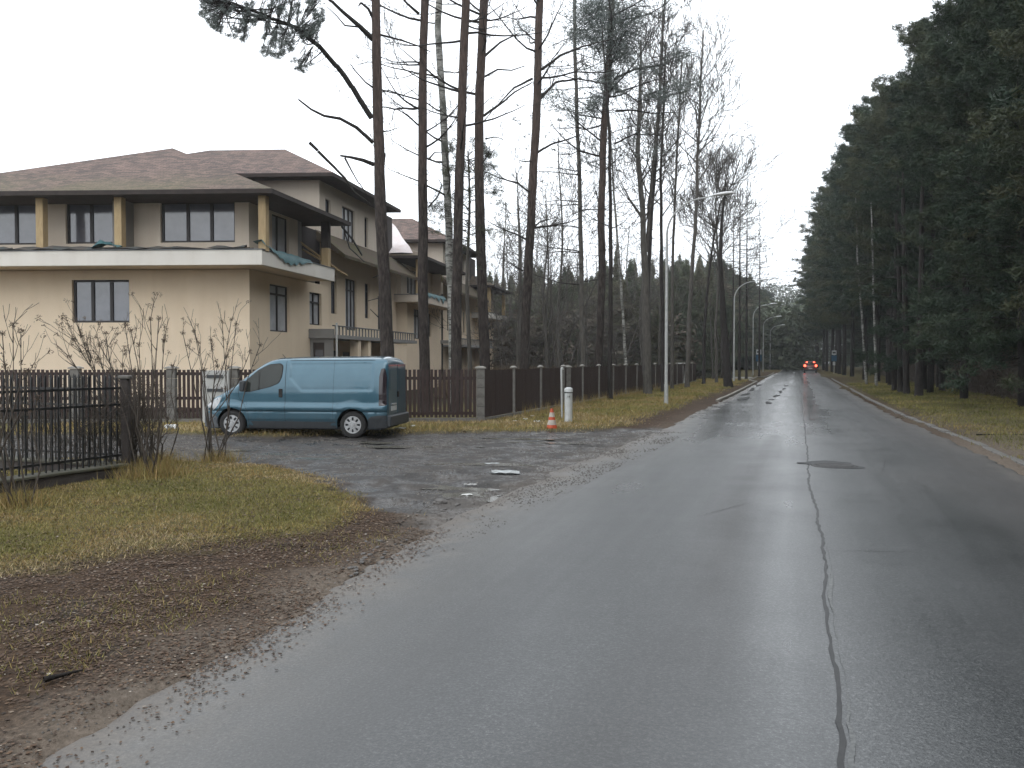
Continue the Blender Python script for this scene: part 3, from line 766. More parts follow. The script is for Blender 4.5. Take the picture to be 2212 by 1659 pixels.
def hip_roof(u0, u1, v0, v1, ze, r0, r1, zr, thick=.16, mat=None, name='roof'):
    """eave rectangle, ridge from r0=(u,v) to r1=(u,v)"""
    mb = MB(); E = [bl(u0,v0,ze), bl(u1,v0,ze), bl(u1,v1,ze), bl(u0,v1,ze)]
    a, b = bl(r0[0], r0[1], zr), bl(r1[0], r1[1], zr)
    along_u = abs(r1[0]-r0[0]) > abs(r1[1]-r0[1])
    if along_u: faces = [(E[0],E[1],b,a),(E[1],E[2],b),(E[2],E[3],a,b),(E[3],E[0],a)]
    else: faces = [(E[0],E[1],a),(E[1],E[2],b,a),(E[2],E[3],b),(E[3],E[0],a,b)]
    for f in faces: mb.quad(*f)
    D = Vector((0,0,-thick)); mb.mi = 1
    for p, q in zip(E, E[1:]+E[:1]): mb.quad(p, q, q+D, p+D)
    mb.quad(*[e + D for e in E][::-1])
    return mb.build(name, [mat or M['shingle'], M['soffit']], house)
def column(u, v, z0, z1, w=.34, mat=None, split=None):
    mb = MB(); mb.box(u-w/2, u+w/2, v-w/2, v+w/2, z0, z1, bl); mb.build('column', mat or M['timber'], house, bevel=.01)

ZB0, ZB1 = 5.25, 5.78            # balcony band
# --- first wing
h_low = (fu(158,0), fu(281,0), hz(697,fu(200,0),0), hz(605,fu(200,0),0))
h_low2 = (h_low[0]-6.2, h_low[1]-6.2, h_low[2], h_low[3])
wall_face('front_wall', 'u', 0, -11.9, 0, 0, ZB0, [h_low], M['stucco']); window('u', 0, h_low, (.33,.66))
zu0, zu1 = hz(525, -3, 0), hz(432, -3, 0)
up = [(fu(350,0), fu(510,0), zu0, 7.75), (fu(146,0), fu(250,0), zu0-.02, 7.75), (fu(-40,0), fu(82,0), zu0-.04, 7.75)]
wall_face('upper_wall', 'u', 0, -11.9, 0, ZB1, 8.0, up, M['stucco_grey'])
window('u', 0, up[0], (.35,.67)); window('u', 0, up[1], (.5,)); window('u', 0, up[2], (.62,))
# party return between the two loggias
mb = MB(); mb.box(fu(276,0)-.12, fu(276,0)+.30, -.62, -.003, ZB1, 7.8, bl); mb.build('pilaster', M['panel_grey'], house)
s1 = (sv(584,0), sv(626,0), hz(716.8,0,2.5), hz(616.7,0,2.5)); s2 = (sv(669.6,0), sv(695.4,0), hz(702.3,0,6.1), hz(632.8,0,6.1))
wall_face('side_wall', 'v', 0, 0, 7.6, 0, ZB0, [s1, s2], M['stucco']); window('v', 0, s1, (.5,), .80); window('v', 0, s2, (.5,), .70)
s3 = (sv(590,0), sv(626,0), ZB1+.12, 7.62)
wall_face('upper_side_wall', 'v', 0, 0, 4.3, ZB1, 8.0, [s3], M['stucco_grey']); window('v', 0, s3, (.45,))
mb = MB(); mb.box(-.6, -.003, 4.3, 4.7, ZB1, 8.0, bl); mb.build('wall_return', M['panel_grey'], house)
def balcony(u0, u1, v0, v1, z0, z1, inner_u, inner_v, bm='band'):
    mb = MB(); t = .16
    mb.box(u0, u1-t, v0, v0+t, z0, z1, bl); mb.box(u1-t, u1, v0, v1, z0, z1, bl)
    mb.build('balcony_parapet', M[bm], house, bevel=.008)
    mb = MB(); mb.box(u0, u1-t-.004, v0+t+.004, v1, z0+.02, z0+.26, bl); mb.build('balcony_slab', M['stucco'], house)
    mb = MB(); mb.box(u0-.01, u1+.03, v0-.03, v0+.2, z1+.001, z1+.035, bl); mb.box(u1-.2, u1+.03, v0+.21, v1+.02, z1+.001, z1+.035, bl)
    mb.build('coping', M['plastic_grey'], house)
balcony(-11.9, 1.18, -1.5, 5.25, ZB0, ZB1, 0, 0)
for px in (95, 263): column(fu(px, -1.15), -1.15, ZB1-.02, 7.75, .27)
column(fu(572, -1.15), -1.15, ZB1-.02, 7.75, .27)
column(.95, 4.9, ZB1-.02, 6.62, .30); 
mb = MB(); mb.box(.95-.15, .95+.15, 4.9-.15, 4.9+.15, 6.622, 7.75, bl); mb.build('charred_column', M['soffit'], house)
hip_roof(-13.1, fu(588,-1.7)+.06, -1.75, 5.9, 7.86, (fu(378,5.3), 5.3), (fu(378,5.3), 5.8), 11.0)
# left half of the front wing, mostly out of frame
# --- tarps and debris on the balcony
def rumple(name, path, w, hh, mat, seed, n=3):
    r_ = random.Random(seed); mb = MB(); rows = []
    for i, (u, v, z) in enumerate(path):
        rows.append([bl(u + r_.uniform(-.04,.04), v + k*w/(n-1) - w/2 + r_.uniform(-.05,.05), z + (hh if k == 1 else 0)*r_.uniform(.3,1.2) + r_.uniform(0,.05)) for k in range(n)])
    vs = [p for r in rows for p in r]; fs = [(i*n+k, i*n+k+1, (i+1)*n+k+1, (i+1)*n+k) for i in range(len(rows)-1) for k in range(n-1)]
    mb.add(vs, fs); o = bpy.data.objects
    return mb.build(name, mat, house, smooth=True)
rumple('tarpaulin', [(x*.35-11, -1.42, ZB1+.03) for x in range(0, 34)], .3, .10, pm('tarp_grey', (0.07,0.085,0.085), (0.12,0.10,0.085), 4, rough=.7), 4)
rumple('tarpaulin', [(fu(205,-1.4)+x*.15, -1.42, ZB1+.04+.16*math.sin(x/7*3.14)) for x in range(0, 8)], .35, .16, M['tarp_teal'], 5)
def rumple_side(path, mat, seed):
    r_ = random.Random(seed); mb = MB(); vs = []; n = 4
    for (u, v, z, drop) in path:
        vs += [bl(u-.35, v, z+.05+r_.uniform(0,.1)), bl(u-.05, v, z+.09+r_.uniform(0,.06)), bl(u+.045, v+r_.uniform(-.03,.03), z+.0), bl(u+.06, v+r_.uniform(-.05,.05), z-drop*r_.uniform(.5,1))]
    mb.add(vs, [(i*n+k, i*n+k+1, (i+1)*n+k+1, (i+1)*n+k) for i in range(len(path)-1) for k in range(n-1)])
    mb.build('tarpaulin', mat, house, smooth=True)
rumple_side([(1.18, -1.45+.25*i, ZB1+.22*max(0, 1-i/5), .05+.35*max(0, 1-abs(i-9)/7)) for i in range(18)], M['tarp_teal'], 8)
r2 = random.Random(31)
for i in range(16):
    u = -11 + r2.uniform(0, 11.5); p = bl(u, -1.38+r2.uniform(-.05,.1), ZB1+.06); d = UU*r2.uniform(.2,.7) + VV_*r2.uniform(-.1,.1)
    mb = MB(); mb.beam(p, p + d + Vector((0,0,r2.uniform(0,.10))), .07, .025); mb.build('debris_board', M['fresh_timber'], house)
# hanging broken gutter at the eave end
mb = MB(); e = bl(1.3, 5.8, 7.66); mb.tube([e, e+bl(.15,.9,-.45), e+bl(.2,1.9,-1.0)], [.05,.045,.04], 6); mb.tube([e+bl(.02,.1,-.02), e+bl(.0,.9,-.8), e+bl(.15,2.4,-1.25)], [.03,.03,.02], 5)
mb.build('broken_gutter', M['plastic_dark'], house)
mb = MB(); mb.beam(bl(-.2,4.4,7.0), bl(.9,6.2,5.9), .12, .05); mb.beam(bl(-.1,5,6.6), bl(1.0,7.2,5.7), .10, .05); mb.build('loose_plank', M['timber'], house)

# --- the towers
def tower(vo, detail=True):
    uw = -.4; v0, v1 = 7.6+vo, 15.7+vo
    if detail:
        hs = [(sv(705,uw), sv(716.5,uw), 432.7, 503.7, ()), (sv(740.6,uw), sv(768,uw), 452, 523, (.36,.68)), (sv(789,uw), sv(797,uw), 471, 536, ())]
        lo = [(sv(716,uw), sv(728,uw), 594, 678, ()), (sv(747,uw), sv(771,uw), 604, 713.6, (.36,.68)), (sv(789,uw), sv(799,uw), 613, 688, ()), (sv(817,uw), sv(826,uw), 640, 712, (.5,))]
        H = [(a, b, hz(q,uw,(a+b)/2), hz(p,uw,(a+b)/2)) for a, b, p, q, s in hs]; H2 = [(a, b, hz(q,uw,(a+b)/2), hz(p,uw,(a+b)/2)) for a, b, p, q, s in lo]
    else:
        H = [(v0+.6,v0+1.1,8,9.5),(v0+2.6,v0+4.3,8,9.5),(v0+6,v0+6.5,8,9.5)]; H2 = [(v0+1.2,v0+1.8,4,5.6),(v0+3,v0+4.4,3.4,5.7),(v0+6,v0+6.6,4,5.6)]
        hs = lo = [(0,0,0,0,())]*9
    H2 = [h for h in H2 if h[1] < v1 + 3]
    wall_face('tower_side_wall', 'v', uw, v0, v1, 7.35, 10.15, H, M['stucco_grey'])
    for h in H: window('v', uw, h, (.36,.68) if h[1]-h[0] > 1 else (), None, .06)
    v2 = v1 + 3.2
    wall_face('tower_lower_wall', 'v', uw, v0+.003, v2, 0, 7.35, H2, M['stucco'])
    for h in H2: window('v', uw, h, (.36,.68) if h[1]-h[0] > 1 else (), .78 if h[3]-h[2] > 1.3 else None, .06)
    wall_face('tower_front_wall', 'u', v0, -9, uw, 6.5, 10.15, [], M['stucco_grey'])
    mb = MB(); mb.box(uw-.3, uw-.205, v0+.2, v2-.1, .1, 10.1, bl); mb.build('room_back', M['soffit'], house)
    hip_roof(-12.4, .58, 6.75+vo, 16.6+vo, 10.2, (-7.6, 11.7+vo), (-3.75, 11.7+vo), 12.42)
    # lean-to roof, mossy, below the upper windows
    mb = MB(); a, b = v0-.5, v2
    mb.quad(bl(uw-.003,a,7.75), bl(uw-.003,b,7.75), bl(.95,b+.3,6.62), bl(.95,a,6.62)); mb.quad(bl(.95,a,6.62), bl(.95,b+.3,6.62), bl(.95,b+.3,6.48), bl(.95,a,6.48))
    mb.quad(bl(uw,a,7.75), bl(.95,a,6.62), bl(.95,a,6.48), bl(uw,a,7.3))
    mb.mi = 1; mb.quad(bl(uw,a,7.3), bl(.95,a,6.48), bl(.95,b+.3,6.48), bl(uw,b,7.3))
    mb.build('lean_to_roof', [M['moss_roof'], M['soffit']], house)
    # canopy with ribs
    mb = MB(); mb.box(uw, 1.08, 5.35+vo if vo == 0 else v0, v2-1, 2.84, 3.0, bl); mb.build('canopy', M['panel_grey'], house)
    mb = MB(); mb.box(.004, 1.08, 5.35+vo, 5.45+vo, 3.002, 3.24, bl); mb.build('canopy_fascia', M['panel_grey'], house)
    v = 5.7 + vo
    while v < v2 - 1.1:
        mb = MB(); mb.box(1.0, 1.06, v, v+.05, 3.002, 3.36, bl); mb.build('baluster', M['panel_grey'], house); v += .42
    mb = MB(); mb.box(.98, 1.08, 5.47+vo, v2-1, 3.362, 3.41, bl); mb.build('balcony_rail', M['plastic_grey'], house)
tower(0); tower(21.8, False)
# porch under the canopy
wall_face('porch_wall', 'u', 5.5, .003, 1.02, 0, 2.838, [(.12,.62,0,2.66)], M['panel_grey'])
mb = MB(); bbox_(mb, 'u', 5.5, .12, .62, 0, 2.66, .1, .15); d = mb.build('door', M['door_dark'], house)
for k in range(3):
    mb = MB(); bbox_(mb, 'u', 5.5, .20, .54, .5+k*.7, .95+k*.7, .08, .098); mb.build('pane', M['pane'], d)
mb = MB(); mb.tube([bl(1.2,5.4,0), bl(1.2,5.4,3.5)], .045, 8); mb.build('downpipe', M['white_paint'], house)
for v in (8.6, 10.0, 12.9): mb = MB(); mb.box(.6, 1.0, v, v+.35, 0, 2.838, bl); mb.build('porch_pier', M['stucco'], house)
mb = MB(); mb.box(-.42, -.395, 10.4, 12.6, .05, 2.3, bl); mb.build('garage_door', M['door_dark'], house)
mb = MB(); mb.box(-.38, -.35, 8.4, 9.6, .05, 2.35, bl); mb.build('door', M['door_dark'], house)
mb = MB(); mb.box(.9, 1.0, sv(850,1.0), sv(850,1.0)+2.4, 1.4, 2.7, bl); mb.build('balcony_panel', M['stucco'], house)

# --- second and third wings
def wing(v0, v1, eave0, eave1, full=True):
    hs = [(v0+1.4, v0+2.8, 3.2, 5.0), (v0+4.2, v0+5.3, 3.4, 4.9)]
    hs = [h for h in hs if h[1] < v1-.3]
    wall_face('side_wall', 'v', 0, v0, v1, 0, ZB0, hs, M['stucco'])
    for h in hs: window('v', 0, h, (.5,), .78)
    wall_face('upper_side_wall', 'v', -.6, v0+.8, v1, ZB1, 8.0, [(v0+2, v0+4.2, 6.0, 7.5)], M['stucco_grey']); window('v', -.6, (v0+2, v0+4.2, 6.0, 7.5), (.3,.6))
    wall_face('front_wall', 'u', v0, -6, 0, 0, ZB0, [], M['stucco']); wall_face('upper_front_wall', 'u', v0+.8, -6, -.6, ZB1, 8, [], M['stucco_grey'])
    wall_face('back_wall', 'u', v1, -6, 0, 0, 8, [], M['stucco_grey'])
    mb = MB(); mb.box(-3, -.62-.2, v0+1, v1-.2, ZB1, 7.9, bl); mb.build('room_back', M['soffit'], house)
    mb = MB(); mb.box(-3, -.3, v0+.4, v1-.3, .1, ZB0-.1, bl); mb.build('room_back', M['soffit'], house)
    balcony(-6, 1.18, v0-1.2, v1, ZB0, ZB1-.12, 0, 0, 'stucco_grey' if v0 < 30 else 'band')
    for v in (v0-.9, v1-.3): column(.95, v, ZB1-.02, 7.75, .26)
    hip_roof(-13, 1.5, eave0, eave1, 7.86, (-6, (eave0+eave1)/2-.2), (-5, (eave0+eave1)/2+.2), 10.6)
wing(19.6, 27.4, 18.0, 28.4); wing(39.5, 45.0, 38.0, 46.2)
# tarpaulins over the open roof of the second wing
mb = MB(); r2 = random.Random(12); n = 7; vs = []
for i in range(13):
    t = i/12
    for k in range(n):
        s = k/(n-1); v = 18.0 + 4.6*s*.9 + .1; zz = 7.92 + 2.62*s*.9
        vs.append(bl(-7.5 + 8.3*t*(1-.30*s) , v, zz + .06 + r2.uniform(0,.12)))
mb.add(vs, [(i*n+k, i*n+k+1, (i+1)*n+k+1, (i+1)*n+k) for i in range(12) for k in range(n-1)])
mb.build('roof_tarpaulin', M['tarp_pale'], house, smooth=True)
rumple_side([(1.18, 18.6+.35*i, ZB1, .1+.3*(i % 3 == 1)) for i in range(16)], M['tarp_teal'], 18)
# plain mass behind the facades so nothing is hollow
mb = MB(); mb.box(-12.0, -11.9, 0, 14, 0, 7.9, bl); mb.box(-12, -.8, 13.9, 14, 0, 7.9, bl); mb.box(-11.8, -1, 15.8, 16, 0, 10.1, bl); mb.build('rear_wall', M['stucco_grey'], house)
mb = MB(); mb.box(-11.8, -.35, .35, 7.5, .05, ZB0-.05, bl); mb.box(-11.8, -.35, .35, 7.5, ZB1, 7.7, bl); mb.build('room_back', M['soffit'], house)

# ------------------------------------------------------------------ brown picket fence along the side street
C1 = G(1038, 915); C1.z = 0
FL = Vector((-16.5, 25.55, 0)); fd = (FL - C1).normalized()
fence = thing('picket_fence', C1, 'dark brown picket fence on a concrete plinth between the cream building and the side street', 'fence')
def fx(px):      # distance along the fence from the corner, for a sight line
    k = (px - CX)/F; return (k*C1.y - C1.x)/(fd.x - k*fd.y)
posts = [fx(p) for p in (1038, 838, 638, 506, 371, 164, -43)]
sl_me = {}
def slat_obj(h, parent):
    key = round(h, 3)
    if key not in sl_me:
        b = MB(); b.box(-.043, .043, -.011, .011, 0, h); o = b.build('slat', M['slat'], parent, bevel=.003); sl_me[key] = o.data; return o
    return obj_me('slat', sl_me[key], parent)
r2 = random.Random(17)
ang = math.atan2(fd.y, fd.x)
HT = 1.60
for i in range(len(posts)-1):
    a, b = posts[i]+.13, posts[i+1]-.13
    if 3 == i: b -= 0
    rails = (1.36, .31) if i < 2 else (1.50, .78, .42)
    s = a + .05
    while s < b - .03:
        if not (fx(500) < s < fx(442)):
            o = slat_obj(HT - .17, fence); o.location = fd*s + Vector((0, 0, .19 + r2.uniform(-.008,.008))) + Vector((fd.y, -fd.x, 0))*(-.0)
            o.rotation_euler = (0, r2.uniform(-.004,.004), ang)
        s += .128
    for z in rails:
        for (aa, bb) in ([(a, b)] if i != 3 else [(a, fx(500)), (fx(442), b)]):
            if bb - aa < .1: continue
            mb = MB(); nrm = Vector((-fd.y, fd.x, 0)) * (-.035)
            mb.beam(fd*aa + nrm + Vector((0,0,z)), fd*bb + nrm + Vector((0,0,z)), .04, .09); mb.build('rail', M['slat'], fence)
    mb = MB(); mb.beam(fd*a + Vector((0,0,.05)), fd*b + Vector((0,0,.05)), .16, .24); mb.build('plinth', M['concrete'], fence)
def block_post(parent, pos, rz, h, w=.25, n=6):
    p = bpy.data.objects.new('post', None); link(p, parent); p.location = pos; p.rotation_euler = (0,0,rz)
    KIDS.setdefault(parent.name, []).append(p)
    hb = h / n
    for k in range(n):
        if ('blk', round(hb,3)) not in sl_me:
            b = MB(); b.box(-w/2, w/2, -w/2, w/2, 0, hb-.008); o = b.build('block', M['concrete'], p, bevel=.01); sl_me[('blk', round(hb,3))] = o.data
        else: o = obj_me('block', sl_me[('blk', round(hb,3))], p)
        o.location = (r2.uniform(-.003,.003), r2.uniform(-.003,.003), k*hb)
    if 'cap' not in sl_me:
        b = MB(); c = w/2 + .04; b.add([(-c,-c,0),(c,-c,0),(c,c,0),(-c,c,0),(-c,-c,.035),(c,-c,.035),(c,c,.035),(-c,c,.035),(-.07,-.07,.075),(.07,-.07,.075),(.07,.07,.075),(-.07,.07,.075)], [(3,2,1,0),(0,1,5,4),(1,2,6,5),(2,3,7,6),(3,0,4,7),(4,5,9,8),(5,6,10,9),(6,7,11,10),(7,4,8,11),(8,9,10,11)])
        o = b.build('cap', M['concrete_pale'], p); sl_me['cap'] = o.data
    else: o = obj_me('cap', sl_me['cap'], p)
    o.location = (0, 0, h)
for s in posts: block_post(fence, fd*s + Vector((0,0,-.05)), ang, 1.70)
# fence along the road
la_c, al_c = lat_al(C1.x, C1.y)
rf = thing('board_fence', C1, 'dark brown close-boarded fence with grey capped posts running beside the main road', 'fence')
panel_me = None
nP = 17
for i in range(nP):
    a0 = al_c + i*3.05; H = HT - .010*i
    p = R(la_c + .05*min(i, 14), a0) - C1; q = R(la_c + .05*min(i+1, 14), a0+3.05) - C1; d = (q-p).normalized()
    rz = math.atan2(d.y, d.x)
    if panel_me is None:
        b = MB(); rr = random.Random(2)
        for k in range(22): x0 = .14 + k*.127; b.box(x0, x0+.117, -.011+rr.uniform(-.006,.006), .011, .17, 1.60+rr.uniform(-.01,.01))
        o = b.build('slat_panel', M['slat'], rf, kind='stuff'); panel_me = o.data
    else: o = obj_me('slat_panel', panel_me, rf); o['kind'] = 'stuff'
    o.location = p; o.rotation_euler = (0, 0, rz)
    for z in (1.36, .33):
        if ('rl') not in sl_me: b = MB(); b.box(.1, 2.95, .012, .05, -.04, .04); o = b.build('rail', M['slat'], rf); sl_me['rl'] = o.data
        else: o = obj_me('rail', sl_me['rl'], rf)
        o.location = p + Vector((0,0,z)); o.rotation_euler = (0,0,rz)
    if 'pl' not in sl_me: b = MB(); b.box(.08, 2.97, -.05, .05, -.1, .15); o = b.build('plinth', M['concrete'], rf); sl_me['pl'] = o.data
    else: o = obj_me('plinth', sl_me['pl'], rf)
    o.location = p; o.rotation_euler = (0,0,rz)
    # slim steel post with a small cap
    if i > 0:
        if 'sp' not in sl_me:
            b = MB(); b.box(-.025, .025, -.06, .03, -.1, 1.63); o = b.build('post', M['concrete'], rf); sl_me['sp'] = o.data
            b = MB(); b.lathe([(.02,0),(.11,.0),(.12,.03),(.06,.07),(0.01,.085)], 10); o2 = b.build('post_cap', M['concrete_pale'], rf); sl_me['spc'] = o2.data
        else: o = obj_me('post', sl_me['sp'], rf); o2 = obj_me('post_cap', sl_me['spc'], rf)
        o.location = p; o.rotation_euler = (0,0,rz); o2.location = p + Vector((0,0,1.635))
p5 = R(la_c + .15, al_c + 3.05*3 + .6) - C1
block_post(rf, p5 + Vector((.0,0,-.05)), TH, 1.66, .25, 6)
# leaning white post by the far fence
wp = G(1479, 832); t = thing('white_post', wp, 'leaning white post standing at the far end of the brown fence', 'post')
mb = MB(); mb.box(-.10, .10, -.06, .06, 0, 1.62, lambda x, y, z: (x + .10*z, y, z)); mb.build('shaft', M['white_paint'], t, bevel=.01)
mb = MB(); mb.box(-.62, .30, -.05, .05, 1.624, 1.70); mb.build('crossboard', M['white_paint'], t)
# white cabinet in the fence
cx0, cx1 = fx(499), fx(444); cp_ = C1 + fd*((cx0+cx1)/2) + Vector((0, -.16, 0))
t = thing('mailbox_cabinet', cp_, 'white cabinet with two dark slots set in the picket fence behind the van bonnet', 'cabinet')
t.rotation_euler = (0,0,ang - math.pi)
mb = MB(); mb.box(-.38, .38, -.12, .12, 0, 1.60); mb.build('cabinet_body', M['white_wall'], t, bevel=.01)
for z in (1.38, .98):
    mb = MB(); mb.box(-.24, .22, -.145, -.121, z, z+.09); mb.build('slot', M['plastic_dark'], t)
mb = MB(); mb.box(.28, .31, -.15, -.121, .95, 1.15); mb.build('handle', M['plastic_dark'], t)

# ------------------------------------------------------------------ black iron railing at the left
K0 = G(0, 1077); K1 = G(262, 1037)
kd = (K1 - K0).normalized(); KS = K0 - kd*4.6
rl = thing('iron_railing', K1, 'black iron bar railing on a low dark plinth at the left edge of the lawn', 'railing')
def rail_run(a, b, h, bars=True, seed=3):
    r_ = random.Random(seed); d = (b-a); Ln = d.length; d.normalize(); rz = math.atan2(d.y, d.x)
    mb = MB(); mb.beam(a + Vector((0,0,.06)), b + Vector((0,0,.06)), .28, .34); mb.build('plinth', M['plinth'], rl, bevel=.015)
    mb = MB(); mb.beam(a + Vector((0,0,.25)), b + Vector((0,0,.25)), .34, .04); mb.build('coping', pm('damp_coping', (0.11,0.105,0.075), (0.06,0.06,0.045), 5, rough=.8), rl, bevel=.008)
    for z in (.40, h-.16, h-.42):
        mb = MB(); mb.beam(a + Vector((0,0,z)), b + Vector((0,0,z)), .028, .036); mb.build('rail', M['black_metal'], rl)
    s = .06
    while s < Ln:
        if 'bar' not in sl_me:
            m_ = MB(); m_.box(-.010, .010, -.010, .010, .27, h); m_.add([(-.014,-.014,h),(.014,-.014,h),(.014,.014,h),(-.014,.014,h),(0,0,h+.07)], [(0,1,4),(1,2,4),(2,3,4),(3,0,4),(3,2,1,0)])
            o = m_.build('bar', M['black_metal'], rl); sl_me['bar'] = o.data
        else: o = obj_me('bar', sl_me['bar'], rl)
        o.location = a + d*s; o.rotation_euler = (0, r_.uniform(-.006,.006), rz); s += .105
rail_run(KS - K1, Vector((0,0,0)), 1.62)
back = R(-1, 0.05).normalized() * 5.5
rail_run(Vector((0,0,0)) + back*.03, back, 1.60, seed=4)
for p, hh in ((Vector((.05,.08,0)), 1.60), (G(8, 1077) - K1 - kd*.8, 1.98)):
    mb = MB(); w = .06 if hh < 1.9 else .2; mb.box(p.x-w, p.x+w, p.y-w, p.y+w, -.1, hh); mb.build('pillar', M['plinth'], rl, bevel=.015)
    mb = MB(); mb.box(p.x-w-.03, p.x+w+.03, p.y-w-.03, p.y+w+.03, hh+.002, hh+.06); mb.build('pillar_cap', M['concrete'], rl, bevel=.012)

# ------------------------------------------------------------------ bollard, pipe, cone
bp = G(1228, 917); t = thing('marker_bollard', bp, 'round white gas marker bollard with a black line under its cap beside the traffic cone', 'bollard')
mb = MB(); mb.lathe([(.115,-.05),(.115,.93)], 28); mb.build('shaft', M['white_paint'], t, smooth=True, auto=40)
mb = MB(); mb.lathe([(.118,.931),(.118,.955)], 28); mb.build('black_band', M['ink'], t, smooth=True)
mb = MB(); mb.lathe([(.115,.956),(.125,.96),(.125,1.03),(.11,1.075),(.06,1.095),(.001,1.10)], 28); mb.build('cap', M['white_paint'], t, smooth=True, auto=50)
fc = bpy.data.curves.new('marking', 'FONT'); fc.body = '14'; fc.size = .085; fc.extrude = .001; fc.align_x = 'CENTER'
fc.materials.append(M['ink']); ft = bpy.data.objects.new('marking_text', fc); COL.objects.link(ft)
fm = bpy.data.meshes.new_from_object(ft.evaluated_get(bpy.context.evaluated_depsgraph_get())); bpy.data.objects.remove(ft)
fo = obj_me('marking', fm, t, (-.008, -.119, .80)); fo.rotation_euler = (math.radians(90), 0, 0); fo['kind'] = 'stuff'
pp = A(1214, 890, 27.6); pp.z = 0
t = thing('steel_pipe', pp, 'thin pale steel pipe standing against the fence behind the white bollard', 'pipe')
mb = MB(); mb.tube([(0,0,0),(-.02,0,1.62)], .032, 10); mb.build('shaft', M['galv'], t, smooth=True, auto=60)
mb = MB(); mb.lathe([(.033,1.60),(.05,1.60),(.05,1.66),(.01,1.68)], 10); mb.build('cap', M['galv'], t)
cpos = G(1192, 932); t = thing('traffic_cone', cpos + Vector((0,0,.01)), 'small orange and white traffic cone standing at the edge of the side street', 'traffic cone')
mb = MB(); mb.lathe([(.20,0),(.21,.01),(.21,.035),(.17,.05)], 8, a0=math.pi/8); mb.build('base', M['orange'], t, bevel=.005)
mb = MB(); mb.lathe([(.15,.045),(.145,.07),(.122,.17)], 28); mb.lathe([(.095,.30),(.080,.38)], 28); mb.lathe([(.056,.50),(.034,.60),(.026,.60)], 28); mb.build('cone_body', M['orange'], t, smooth=True, auto=50)
mb = MB(); mb.lathe([(.124,.17),(.096,.30)], 28); mb.lathe([(.081,.38),(.057,.50)], 28); mb.build('white_band', M['cone_white'], t, smooth=True)

# ------------------------------------------------------------------ street lamps
lamp = thing('street_lamp', (0,0,0), 'nearest grey street lamp, tallest in the picture, with curved arm over the road', 'street lamp', 'street lamps along the left side of the road')
pts = [(0,0,-.05),(0,0,3),(0,0,7.1)]
for k in range(1, 11):
    a = k/10*math.pi/2; pts.append((1.55*(1-math.cos(a)), 0, 7.1 + 1.45*math.sin(a)))
pts.append((1.9, 0, 8.62))
rad = [.075,.07,.052] + [.045 - .0018*k for k in range(11)]
mb = MB(); mb.tube(pts, rad, 10); mb.build('pole', M['galv'], lamp, smooth=True, auto=60)
mb = MB(); mb.tube([(0,0,-.05),(0,0,.9)], [.095,.09], 10); mb.build('pole_base', M['galv'], lamp, smooth=True, auto=60)
mb = MB(); nn = 12; vs = []
prof = [(1.86,.035,.035),(1.98,.07,.06),(2.15,.12,.085),(2.4,.15,.095),(2.6,.13,.08),(2.72,.07,.045),(2.76,.01,.01)]
for x_, wy, wz in prof:
    for k in range(nn):
        a = 2*math.pi*k/nn; zz = math.sin(a)*wz; zz = zz if zz > 0 else zz*.55
        vs.append((x_, math.cos(a)*wy, 8.64 + (x_-1.9)*.05 + zz))
mb.add(vs, [(i*nn+k, i*nn+(k+1) % nn, (i+1)*nn+(k+1) % nn, (i+1)*nn+k) for i in range(len(prof)-1) for k in range(nn)] + [tuple(range(nn-1,-1,-1))])
mb.build('lamp_head', M['lamp_head'], lamp, smooth=True)
als_l = [36.9, 77.3, 110, 142, 177, 212, 247, 282, 317]
ords = ['', 'second', 'third', 'fourth', 'fifth', 'sixth', 'seventh', 'eighth', 'ninth']
for i, a in enumerate(als_l):
    o = lamp if i == 0 else copy_tree(lamp)
    o.location = R(-5.25, a, 0); o.rotation_euler = (0, 0, -TH + (0 if i else 0))
    if i: o['label'] = '%s grey curved street lamp from the camera in the row left of the road' % ords[i]
# ------------------------------------------------------------------ bus stop signs
def bus_sign(pos, lab):
    t = thing('bus_stop_sign', pos, lab, 'bus stop sign'); t.rotation_euler = (0,0,-TH)
    mb = MB(); mb.tube([(0,0,0),(0,0,3.3)], .035, 8); mb.build('pole', M['galv'], t)
    mb = MB(); mb.box(-.30,.30,-.05,-.038,2.62,3.22); b_ = mb.build('sign_plate', M['white_paint'], t)
    mb = MB(); mb.box(-.20,.20,-.058,-.051,2.83,3.02); mb.box(-.15,-.07,-.058,-.051,2.78,2.828); mb.box(.07,.15,-.058,-.051,2.78,2.828); mb.build('bus_symbol', M['ink'], b_)
    mb = MB(); mb.box(-.34,.34,-.05,-.038,1.75,2.55); mb.build('stop_plate', M['sign_blue'], t)
    mb = MB(); mb.box(-.16,.16,-.05,-.038,1.2,1.65); mb.build('timetable', M['white_paint'], t)
bus_sign(R(-4.7, 113), 'white and blue bus stop sign left of the road below the lamps')
bus_sign(R(4.6, 128), 'dark bus stop sign on the right verge beyond the red-lit car')
